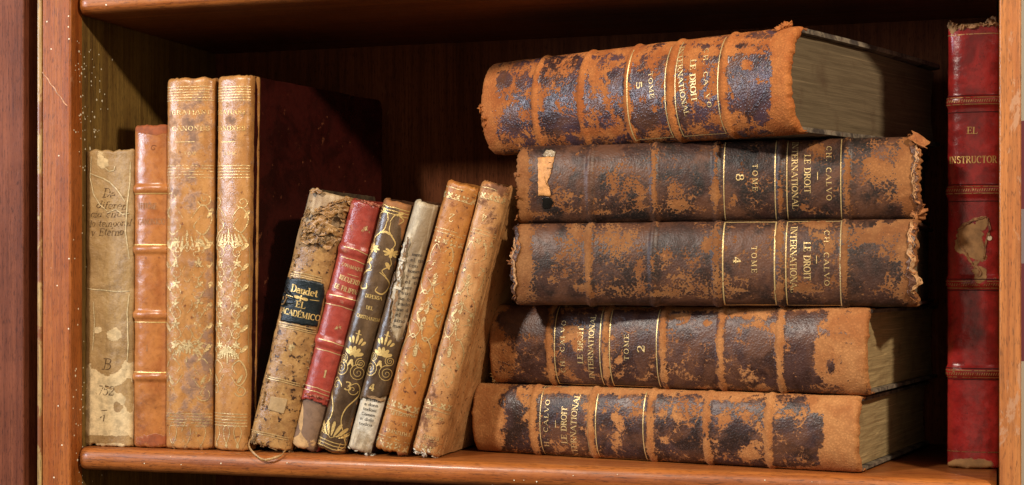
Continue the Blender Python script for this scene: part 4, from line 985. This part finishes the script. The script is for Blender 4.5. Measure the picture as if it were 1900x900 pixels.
# 5 mottled book with torn head
LG = 'small books leaning to the right'
b = standing('mottled_book', 'leaning mottled book with black title label reading Daudet and a torn, crumbling head', (465, 832), (543, 849), (578, 352), (657, 366), 105, Y=-.001, B=.0085, depth=.105, n=2.2, cap=.0015, dent=.0005, group=LG)
mot = calf('mottled_leather', 5, (.44, .245, .085), (.30, .150, .050), (.30, .175, .07), spot=(.045, .018, .008), spots=1.6, spotscale=300, rough=.30, spec=.5, altlo=.38, althi=.62, altscale=120, bumpd=.0005, wearamp=1.4, wearsoft=.08)
lin = calf('spine_lining', 15, (.45, .32, .18), (.28, .17, .08), (.6, .45, .26), spot=(.08, .04, .02), spots=.6, rough=.55, altlo=.38, althi=.62, altscale=140, bumpd=.0005, streak=.25)
b.skin('spine_lining', lin, .3, off=-.0011, step=.0016)
b.skin('leather_spine', mot, .2, [(560, 440, 60, 20, .5)], torn=[(605, 352, 60, 22), (580, 372, 26, 18), (572, 400, 12, 22), (608, 382, 26, 12), (628, 418, 15, 24), (640, 440, 10, 18), (538, 842, 70, 8), (600, 437, 12, 5)], tornamp=.8)
b.boards(calf('mottled_board', 16, (.09, .06, .03), (.04, .025, .015), (.4, .22, .09), spots=.6, rough=.6), .002); b.pages(plain('green_black_pages', (.022, .026, .018), .6, .4), sq=.003)
for i_, (pp, ww) in enumerate((([(583, 400), (602, 392), (625, 380), (652, 366)], 13), ([(588, 392), (608, 384), (640, 366)], 6), ([(564, 436), (580, 424), (600, 430), (618, 424), (636, 436)], 18), ([(570, 418), (590, 410), (612, 412)], 14),
        ([(606, 402), (625, 392), (648, 382)], 12), ([(560, 446), (585, 444), (606, 452), (625, 446)], 13), ([(630, 400), (640, 412), (644, 428)], 9), ([(578, 356), (590, 352), (600, 357)], 8), ([(642, 374), (656, 370)], 12), ([(618, 420), (628, 440), (622, 456)], 9))):
    ragged(b, 'torn_leather', mot, pp, ww, .0006 + .0003 * (i_ % 3), .0013, i_ * 1.7, .35)
b.shreds('torn_leather', mot, [((568, 400), (640, 385)), ((562, 425), (635, 430)), ((560, 440), (620, 450)), ((632, 400), (640, 450))], 46, .0030, 1, out=.0014)
b.shreds('frayed_edge', mot, [((577, 360), (560, 440)), ((560, 440), (530, 560)), ((475, 800), (468, 838)), ((500, 692), (486, 760)), ((470, 838), (540, 852)), ((620, 500), (560, 720))], 120, .0021, 2, out=.0006)
lab = plain('black_label', (.010, .016, .018), .3, .5, 200, .0004)
patch(b, 'title_label', lab, dense([(535, 514), (570, 519), (600, 526), (602, 545), (596, 570), (588, 606), (555, 602), (521, 595), (527, 555)], .9, 3), .00045, .0003)
m = Marks(b)
for dy in (0, 4.5, 8): m.line([(541, 503 + dy), (568, 508 + dy), (597, 515 + dy)], .34)
for dy in (0, 4.5, 8): m.line([(519, 597 + dy), (550, 603 + dy), (586, 611 + dy)], .34)
for dy in (0, 4): m.line([(495, 697 + dy), (525, 704 + dy), (556, 712 + dy)], .34)
for dy in (0, 4): m.line([(470, 797 + dy), (500, 804 + dy), (535, 812 + dy)], .3)
m.build('gold_rules', gold_mid, .0006)
m = Marks(b); m.text('Daudet', (541, 540), (589, 551), 13, 1.15, 0); m.text('EL', (549, 569), (567, 573), 11.5, 1.25, 0); m.text('ACADEMICO', (524, 580), (592, 595), 10.5, 1.15, accents=(4,))
m.line([(533, 547), (545, 551)], .35); m.line([(575, 556), (592, 558)], .35); T = m.xf(b.inv(559, 553), (0, 1), .0022)
for a in (0, 180): m.leaf(T, 0, 0, a, 2.0, .8)
m.leaf(T, 0, 0, 90, .8, .5); m.leaf(T, 0, 0, 270, .8, .5)
m.build('gold_lettering', gold_bright, .0007)
m = Marks(b); T = m.xf(b.inv(542, 645), (0, 1), .0055); orn_flower(m, T, .0004); m.build('gold_tooling', gold_faint)
patch(b, 'paper_tag', plain('buff_paper', (.40, .26, .12), .6, .2, 200, .0002), dense([(503, 735), (534, 741), (527, 768), (497, 760)], .5), .0003)
# loose strip hanging over the shelf edge
def tube(b, name, pxy, rad, mat, seed=0):
    pts = [b.M.inverted() @ at(x, y, yy) for x, y, yy in pxy]; out = []
    for i in range(len(pts) - 1):
        p0, p1, p2, p3 = pts[max(0, i - 1)], pts[i], pts[i + 1], pts[min(len(pts) - 1, i + 2)]
        for k in range(6):
            t = k / 6; out.append(.5 * ((2 * p1) + (p2 - p0) * t + (2 * p0 - 5 * p1 + 4 * p2 - p3) * t * t + (-p0 + 3 * p1 - 3 * p2 + p3) * t ** 3))
    out.append(pts[-1]); V = []; F = []; n = 7; r_ = random.Random(seed)
    for i, p in enumerate(out):
        d = (out[min(i + 1, len(out) - 1)] - out[max(0, i - 1)]).normalized(); a = d.cross(Vector((.2, 1, .1))).normalized(); c = d.cross(a)
        for k in range(n):
            th = 2 * math.pi * k / n; rr = rad * r_.uniform(.75, 1.25); V.append(tuple(p + a * math.cos(th) * rr * 1.5 + c * math.sin(th) * rr * .5))
    for i in range(len(out) - 1):
        for k in range(n): a = i * n + k; c = i * n + (k + 1) % n; F.append((a, c, c + n, a + n))
    return b.part(name, V, F, mat, ws=[.3] * len(V))
tube(b, 'loose_strip', [(464, 815, -.001), (462, 828, -.006), (472, 842, -.0105), (488, 853, -.0115), (505, 851, -.0115), (522, 844, -.009), (530, 836, -.003)], .0005, mot)

# 6 red book with missing tail leather
b = standing('red_book', 'leaning faded red book with its lower spine leather missing, beside the Daudet book', (541, 831), (592, 846), (655, 372), (712, 380), 106, Y=.001, B=.0068, depth=.105, n=2.3, cap=.0020, group=LG, ribpx=[(664, 468), (637, 557), (614, 638)], ribh=.0010, ribw=.0026)
redm = calf('faded_red_leather', 6, (.36, .058, .036), (.27, .038, .026), (.42, .13, .07), spot=(.12, .01, .01), spots=.4, rough=.28, spec=.5, altlo=.4, althi=.66, altscale=70, bumpd=.0003, wearamp=1.3)
lin2 = calf('brown_paper_lining', 17, (.20, .115, .065), (.135, .075, .045), (.55, .33, .14), spots=.3, rough=.65, altscale=50, bumpd=.0003, wearsoft=.02, wearamp=.5)
b.skin('spine_lining', lin2, .1, [(558, 770, 7, 45, .6), (553, 825, 14, 20, .7), (585, 822, 40, 16, .4), (600, 755, 12, 14, .3)], off=-.0012, step=.0012)
b.skin('leather_spine', redm, .12, [(652, 410, 8, 30, .3), (662, 380, 40, 8, .3)], torn=[(560, 797, 70, 57), (535, 790, 40, 60)], ribwear=.22, tornamp=.35)
b.boards(redm, .002); b.pages(pages_d)
b.shreds('torn_leather', redm, [((560, 728), (612, 742)), ((672, 372), (712, 378))], 40, .0018, 2)
m = Marks(b)
for y0, y1, x0, x1 in ((457, 473, 638, 690), (476, 492, 634, 686), (546, 558, 612, 662), (562, 577, 608, 660), (628, 643, 592, 640), (646, 660, 587, 636), (713, 728, 566, 612), (720, 735, 564, 610)): m.line([(x0, y0), ((x0 + x1) / 2, (y0 + y1) / 2 - 1), (x1, y1)], .42)
m.build('gold_rules', gold_mid)
m = Marks(b); m.text('CANAMAQUE', (634, 492), (672, 504), 6, .8); m.line([(645, 508), (665, 514)], .3); m.text('RECUERDOS', (629, 517), (676, 530), 8.5, 1.0); m.text('DE FILIPINAS', (620, 533), (669, 547), 8.5, 1.0); m.text('1', (598, 699), (605, 701), 14, 1.2)
m.build('gold_lettering', gold_mid)
m = Marks(b)
for p in ((680, 424), (629, 607)): T = m.xf(b.inv(*p), (0, 1), .0050); orn_palm(m, T, .0003)
m.build('gold_tooling', gold_faint)

# 7 volume 3, 8 volume 4
brn = calf('dark_brown_sheep', 7, (.135, .080, .040), (.065, .036, .018), (.33, .13, .035), spot=(.02, .012, .008), spots=.5, rough=.26, spec=.5, altlo=.38, althi=.62, altscale=60, bumpd=.00025, streak=.5, wearamp=1.3)
def vol(label, bl, br, tl, tr, seed, cols, torn, patches, num):
    b = standing('gilt_book', label, bl, br, tl, tr, seed, Y=.0, B=.0062, depth=.105, n=2.3, cap=.0018, group=LG)
    if torn: b.skin('spine_lining', cols, .3, [(700, 790, 40, 60, .3)], off=-.0009, step=.0014)
    b.skin('leather_spine', brn, .15, patches, torn=torn, tornamp=.6, ribwear=0, edgewear=.35)
    b.boards(calf('rubbed_board', seed, (.09, .04, .02), (.05, .02, .01), (.3, .12, .03), rough=.5), .0018)
    b.pages(pages_d)
    return b
def ax(b, py):            # point on the middle of the spine whose photo height is py
    i = b.gu.shape[1] // 2; q = b.gq[:, i]; k = int(np.argmin(np.abs(q[:, 1] - py))); return (0.0, float(b.gz[k, i]))
def gilt(b, up, full=True):
    m = Marks(b); L = b.half
    def T_at(py, s): return m.xf(ax(b, py), (0, 1), s)
    T = T_at(648, L * .62)
    for k in range(-2, 3): m.leaf(T, k * .22, .35, 90 - k * 18, .75 - abs(k) * .15, .2)
    for k in range(-2, 3): m.leaf(T, k * .05, -.55, 90 - k * 32, .75, .28)
    m.leaf(T, 0, 1.0, 90, .5, .16); m.ribbon([T(-.25, 1.15), T(.25, 1.15)], .0005)
    for dy, r in ((668, .26), (687, .42)):
        T = T_at(dy, L)
        for sx in (-1, 1): m.spiral(T, sx * .46, 0, r, 2.4, sx, 90, .00042)
        for sx in (-1, 1): m.leaf(T, sx * .15, .2, 90 + sx * 30, .4, .14)
    if full:
        T = T_at(760, L)
        for sx in (-1, 1):
            m.curve(T, [(sx * .15, 1.2), (sx * .55, 1.5), (sx * .8, 1.0), (sx * .35, .2), (sx * .3, -.5), (sx * .75, -1.3)], .0007); m.spiral(T, sx * .42, 1.15, .28, 1.2, -sx, 0, .0005)
        T = T_at(800, L)
        for k in range(-3, 4): m.leaf(T, k * .12, -.2, 90 - k * 20, .75, .16)
        for sx in (-1, 1): m.curve(T, [(0, -.3), (sx * .5, -.05), (sx * .8, -.5), (sx * .5, -.75), (sx * .55, -.4)], .0006)
        for py in (818, 823.5, 829, 834): m.ribbon([(-.9 * L, ax(b, py)[1]), (.9 * L, ax(b, py)[1])], .00042)
        for py in (386, 392, 397): m.ribbon([(-.85 * L, ax(b, py)[1]), (.9 * L, ax(b, py)[1])], .00045)
        T = m.xf(ax(b, 464), (0, 1), L * .57, L)
        for sx in (-1, 1):
            m.curve(T, [(sx * .05, 2.6), (sx * .25, 3.3), (sx * .65, 3.0), (sx * .5, 2.6)], .0007)
            m.curve(T, [(sx * .1, 2.6), (sx * .15, 1.8), (sx * .55, 1.0), (sx * .5, .5)], .00075)
            for q in range(8): m.leaf(T, sx * .5, .1, q * 45, .42, .15)
            m.curve(T, [(sx * .5, -.3), (sx * .62, -.9), (sx * .3, -1.5), (sx * .55, -1.9)], .0006)
            m.curve(T, [(sx * .2, -1.7), (sx * .55, -2.0), (sx * .85, -2.6), (sx * .6, -3.4), (sx * .25, -3.3), (sx * .3, -2.9)], .00085)
            m.leaf(T, sx * .6, -1.3, 90 + sx * 20, .6, .2); m.leaf(T, sx * .35, 1.5, 90 + sx * 60, .5, .18); m.leaf(T, sx * .3, 3.2, 90 - sx * 30, .5, .2)
    m.build('gold_tooling', gold_bright)
b = vol('leaning dark brown gilt book numbered 3, right beside the faded red book', (590, 842), (641, 849), (718, 371), (768, 379), 107, None, None, [(752, 390, 14, 60, .45), (740, 376, 40, 10, .55), (727, 400, 5, 30, .1), (610, 840, 40, 8, .4)], '3')
gilt(b, 1)
m = Marks(b); m.text('DEFENSA', (678, 551), (708, 557), 6.5, 1.2); m.text('DEL', (679, 573), (692, 576), 6.5, 1.2); m.text('CRISTIANISMO', (662, 587), (705, 597), 6, 1.2); m.text('3', (638, 722), (651, 725), 15, 1.5); m.build('gold_lettering', gold_bright)
parch = calf('flaking_paper_lining', 18, (.62, .52, .36), (.26, .18, .10), (.70, .64, .52), spot=(.12, .09, .06), spots=.5, rough=.42, altlo=.36, althi=.62, altscale=150, bumpd=.0006, streak=.22, wearsoft=.1)
b = vol('leaning gilt book numbered 4 with printed paper showing through its torn spine', (643, 838), (693, 848), (772, 373), (819, 381), 108, parch,
        [(800, 385, 40, 50), (782, 440, 36, 60), (765, 500, 34, 60), (752, 550, 26, 50), (740, 590, 17, 40), (715, 660, 3, 3), (682, 790, 60, 52), (720, 745, 16, 12), (775, 400, 20, 60)],
        [(730, 600, 14, 60, .2)], '4')
gilt(b, 1, False)
m = Marks(b); m.text('4', (684, 723), (694, 726), 13, 1.4); m.build('gold_lettering', gold_bright)
m = Marks(b); LN = ['mero', 'el tito', 'con', 'bonen', 'y sein', 'el tit', 'per', 'sui', 'se fo b', 'rado', 'me d', 'el ju', 'sino', 'mar']
for i, s_ in enumerate(LN):
    y = 474 + i * 10.2; x = 763 - i * 2.6; m.text(s_, (x - (2 if i > 5 else 0), y), (x + 8 + 3.4 * len(s_), y + 3), 6, 1.1)
for i, s_ in enumerate(['pido', 'a dona', 'todosi', 'Comen', 'n dulo', 'todos']):
    y = 742 + i * 9; x = 677 - i * 2.6; m.text(s_, (x, y), (x + 27, y + 5), 5.5, 1.1)
m.build('printed_paper_text', print_ink, -.0007)
tornbrown = calf('torn_brown_leather', 19, (.22, .11, .05), (.12, .055, .03), (.45, .28, .13), spots=.4, rough=.6, wearsoft=.2)
ragged(b, 'torn_leather', tornbrown, [(758, 440), (750, 480), (742, 520), (734, 560), (728, 600)], 6, .0004, .0008, 1, .5)
ragged(b, 'torn_leather', tornbrown, [(680, 735), (695, 738), (715, 742)], 4, .0004, .0006, 2, .5)
ragged(b, 'flaking_paper', parch, [(752, 450), (745, 490), (738, 540)], 7, .0002, .0008, 3, .6)
b.shreds('flaking_paper', parch, [((650, 838), (690, 846)), ((750, 470), (738, 540))], 14, .0026, 5, out=.0006)

# 9 and 10
rust = calf('rust_calf', 9, (.47, .20, .046), (.36, .130, .030), (.22, .065, .015), spot=(.09, .025, .01), spots=1.1, rough=.36, altlo=.36, althi=.64, altscale=75, bumpd=.00035, streak=.6, wearamp=1.6, wearsoft=.12)
pinkt = calf('pinkish_tan_calf', 10, (.52, .27, .105), (.40, .170, .055), (.17, .062, .022), spot=(.10, .035, .015), spots=1.2, rough=.34, altlo=.36, althi=.64, altscale=85, bumpd=.00035, streak=.6, wearamp=1.8, wearsoft=.14)
def faded(label, bl, br, tl, tr, seed, mat, txt, num, depth, yaw=0, torn=None, patches=()):
    b = standing('calf_book', label, bl, br, tl, tr, seed, Y=-.0005, B=.0062, depth=depth, n=2.5, cap=.0022, group=LG, yaw=yaw, endj=.0012)
    b.skin('leather_spine', mat, .28, list(patches), endwear=(.1, .05)); b.boards(mat, .002); b.pages(pages_d)
    m = Marks(b); L = b.half
    def T_at(py, s): return m.xf(ax(b, py), (0, 1), s)
    for py in (353, 374, 432, 438, 757, 762, 816, 821): m.curve(lambda x, y: (x, y), [(-.85 * L, ax(b, py)[1]), (0, ax(b, py)[1] + .0006), (.85 * L, ax(b, py)[1])], .0004, False)
    for py in (363, 445, 750, 829):
        T = T_at(py, L)
        for k in range(-2, 3):
            for q in range(4): m.leaf(T, k * .36, 0, q * 90 + 45, .17, .09)
    for py, fl in ((470, 1), (700, -1)):
        T = T_at(py, L)
        for sx in (-1, 1): m.curve(T, [(0, -.6 * fl), (sx * .5, -.2 * fl), (sx * .35, .4 * fl), (sx * .05, .1 * fl)], .0005)
    for py, fl in ((525, 1), (565, -1), (605, 1), (650, -1)):
        T = T_at(py, L)
        for sx in (-1, 1):
            m.curve(T, [(sx * .1, .9 * fl), (sx * .65, .7 * fl), (sx * .7, 0), (sx * .3, -.6 * fl), (sx * .05, -.2 * fl), (sx * .35, .1 * fl)], .0006); m.leaf(T, sx * .4, .4 * fl, 60 * fl, .5, .14)
        m.leaf(T, 0, -.2 * fl, 90 * fl, .6, .2)
    m.build('gold_tooling', gold_faint)
    m = Marks(b)
    q = ax(b, 402)
    T = m.xf(q, (0, 1), .0045)
    for kind, pts in G[num][1]: m.ribbon([T(.3 - x, .5 - y) for x, y in pts], .0005)
    m.build('volume_number', gold_faint)
    m = Marks(b)
    for s_, p0, p1, h in txt: m.text(s_, p0, p1, h, 1.1)          # stamped upside down: the baseline runs from right to left
    m.build('gold_lettering', gold_mid)
    return b
faded('leaning rust orange calf book with a worn head, next to the paper-patched volume 4', (697, 838), (757, 851), (836, 336), (893, 350), 109, rust,
      [('EVANGELIO', (770, 769), (726, 762), 6), ('EL', (756, 785), (744, 783), 6), ('TRIUNFO', (762, 804), (718, 794), 6)], '2', .11, patches=[(870, 345, 30, 14, -.3), (740, 800, 40, 50, -.15), (735, 845, 30, 8, .4)])
b = faded('leaning pinkish tan calf book, rightmost of the leaning row against the stack', (765, 850), (818, 857), (902, 336), (949, 348), 110, pinkt,
      [('OLAVIDE', (824, 776), (790, 768), 5.5), ('PARIS', (815, 812), (787, 806), 6)], '4', .115, patches=[(855, 520, 20, 120, -.15), (790, 790, 30, 70, .15), (905, 400, 25, 60, .08), (925, 345, 30, 12, .25)])
b.shreds('torn_lining', plain('white_torn_corner', (.62, .55, .42), .5, .3), [((768, 846), (812, 855))], 14, .0028, 2, out=.0004)

# ------------------------------------------------------------------ tall red morocco at the right
YR = .040
b = standing('red_morocco_book', 'tall dark red book with gilt bands, standing at the right end against the side panel', (1757, 866), (1856, 872), (1760, 50), (1856, 44), 111, Y=YR, B=.0065, depth=.115, n=2.9, cap=.0022, dent=.0004, ribpx=[(1805, 188), (1805, 355), (1805, 523), (1805, 690)], ribh=.0012, ribw=.0028)
mor = calf('dark_red_morocco', 11, (.36, .018, .016), (.16, .008, .008), (.34, .175, .06), spot=(.015, .002, .002), spots=.5, rough=.24, altlo=.36, althi=.66, altscale=48, bumpd=.00022, wearsoft=.03, wearamp=1.5, spec=.5, grime=.35)
b.skin('leather_spine', mor, .05, [(1800, 440, 30, 34, .75), (1815, 480, 24, 30, .6), (1825, 412, 14, 14, .6), (1820, 510, 12, 14, .7), (1780, 460, 12, 16, .4), (1800, 862, 60, 14, .7), (1800, 46, 60, 8, .6), (1768, 50, 12, 16, .5), (1770, 155, 10, 5, .2)], ribwear=.3)
b.boards(mor, .0024); b.pages(pages_d)
m = Marks(b); L = b.half
for py in (189, 357, 526, 692):
    c = ax(b, py)[1]
    for o_ in (-.0018, .0018): m.ribbon([(-.92 * L, c + o_), (.92 * L, c + o_)], .0005)
    for k in range(28): u_ = (-.9 + 1.8 * k / 27) * L; m.ribbon([(u_, c - .0007), (u_ + .0005, c + .0007)], .0005)
for py in (62, 838, 843): m.ribbon([(-.9 * L, ax(b, py)[1]), (.9 * L, ax(b, py)[1])], .0005)
m.build('gilt_bands', gold_mat('gold_bands', .60, (.45, .22, .08), .4, 500, 4))
m = Marks(b)
for py in (180, 203, 346, 372, 516, 540, 682, 706): m.ribbon([(-.92 * L, ax(b, py)[1]), (.92 * L, ax(b, py)[1])], .0004)
m.build('blind_lines', ink_mat('dark_tooled_line', (.03, .004, .004), .9))
m = Marks(b); m.text('EL', (1794, 248), (1814, 248), 12, .95); m.text('INSTRUCTOR', (1762, 304), (1849, 302), 12.5, 1.0, sp=.05); m.build('gold_lettering', gold_mat('gold_letters', .78, (.70, .42, .13), .36, 500, 5))
fray = calf('frayed_brown_leather', 12, (.30, .14, .05), (.16, .06, .03), (.4, .2, .08), spots=.5, rough=.7, bumpd=.0005)
b.shreds('torn_headcap', fray, [((1760, 44), (1778, 50)), ((1778, 52), (1850, 44)), ((1830, 40), (1853, 42))], 40, .0030, 3, out=.0006)
for i_, (pp, ww) in enumerate((([(1776, 428), (1792, 414), (1812, 406), (1830, 402)], 4), ([(1778, 430), (1782, 455), (1794, 474), (1806, 490)], 4), ([(1832, 404), (1836, 425), (1828, 450), (1824, 480)], 3), ([(1808, 492), (1818, 505), (1814, 514)], 6))):
    ragged(b, 'torn_leather', fray, pp, ww, .0004, .0006, i_ * 2.1, .5)
# small cream spot on the red leather
patch(b, 'cream_spot', plain('cream_paper', (.75, .62, .42), .5, .1), [(1836 + 4.5 * math.cos(a), 442 + 4.5 * math.sin(a)) for a in [k * math.pi / 6 for k in range(12)]], .0004)
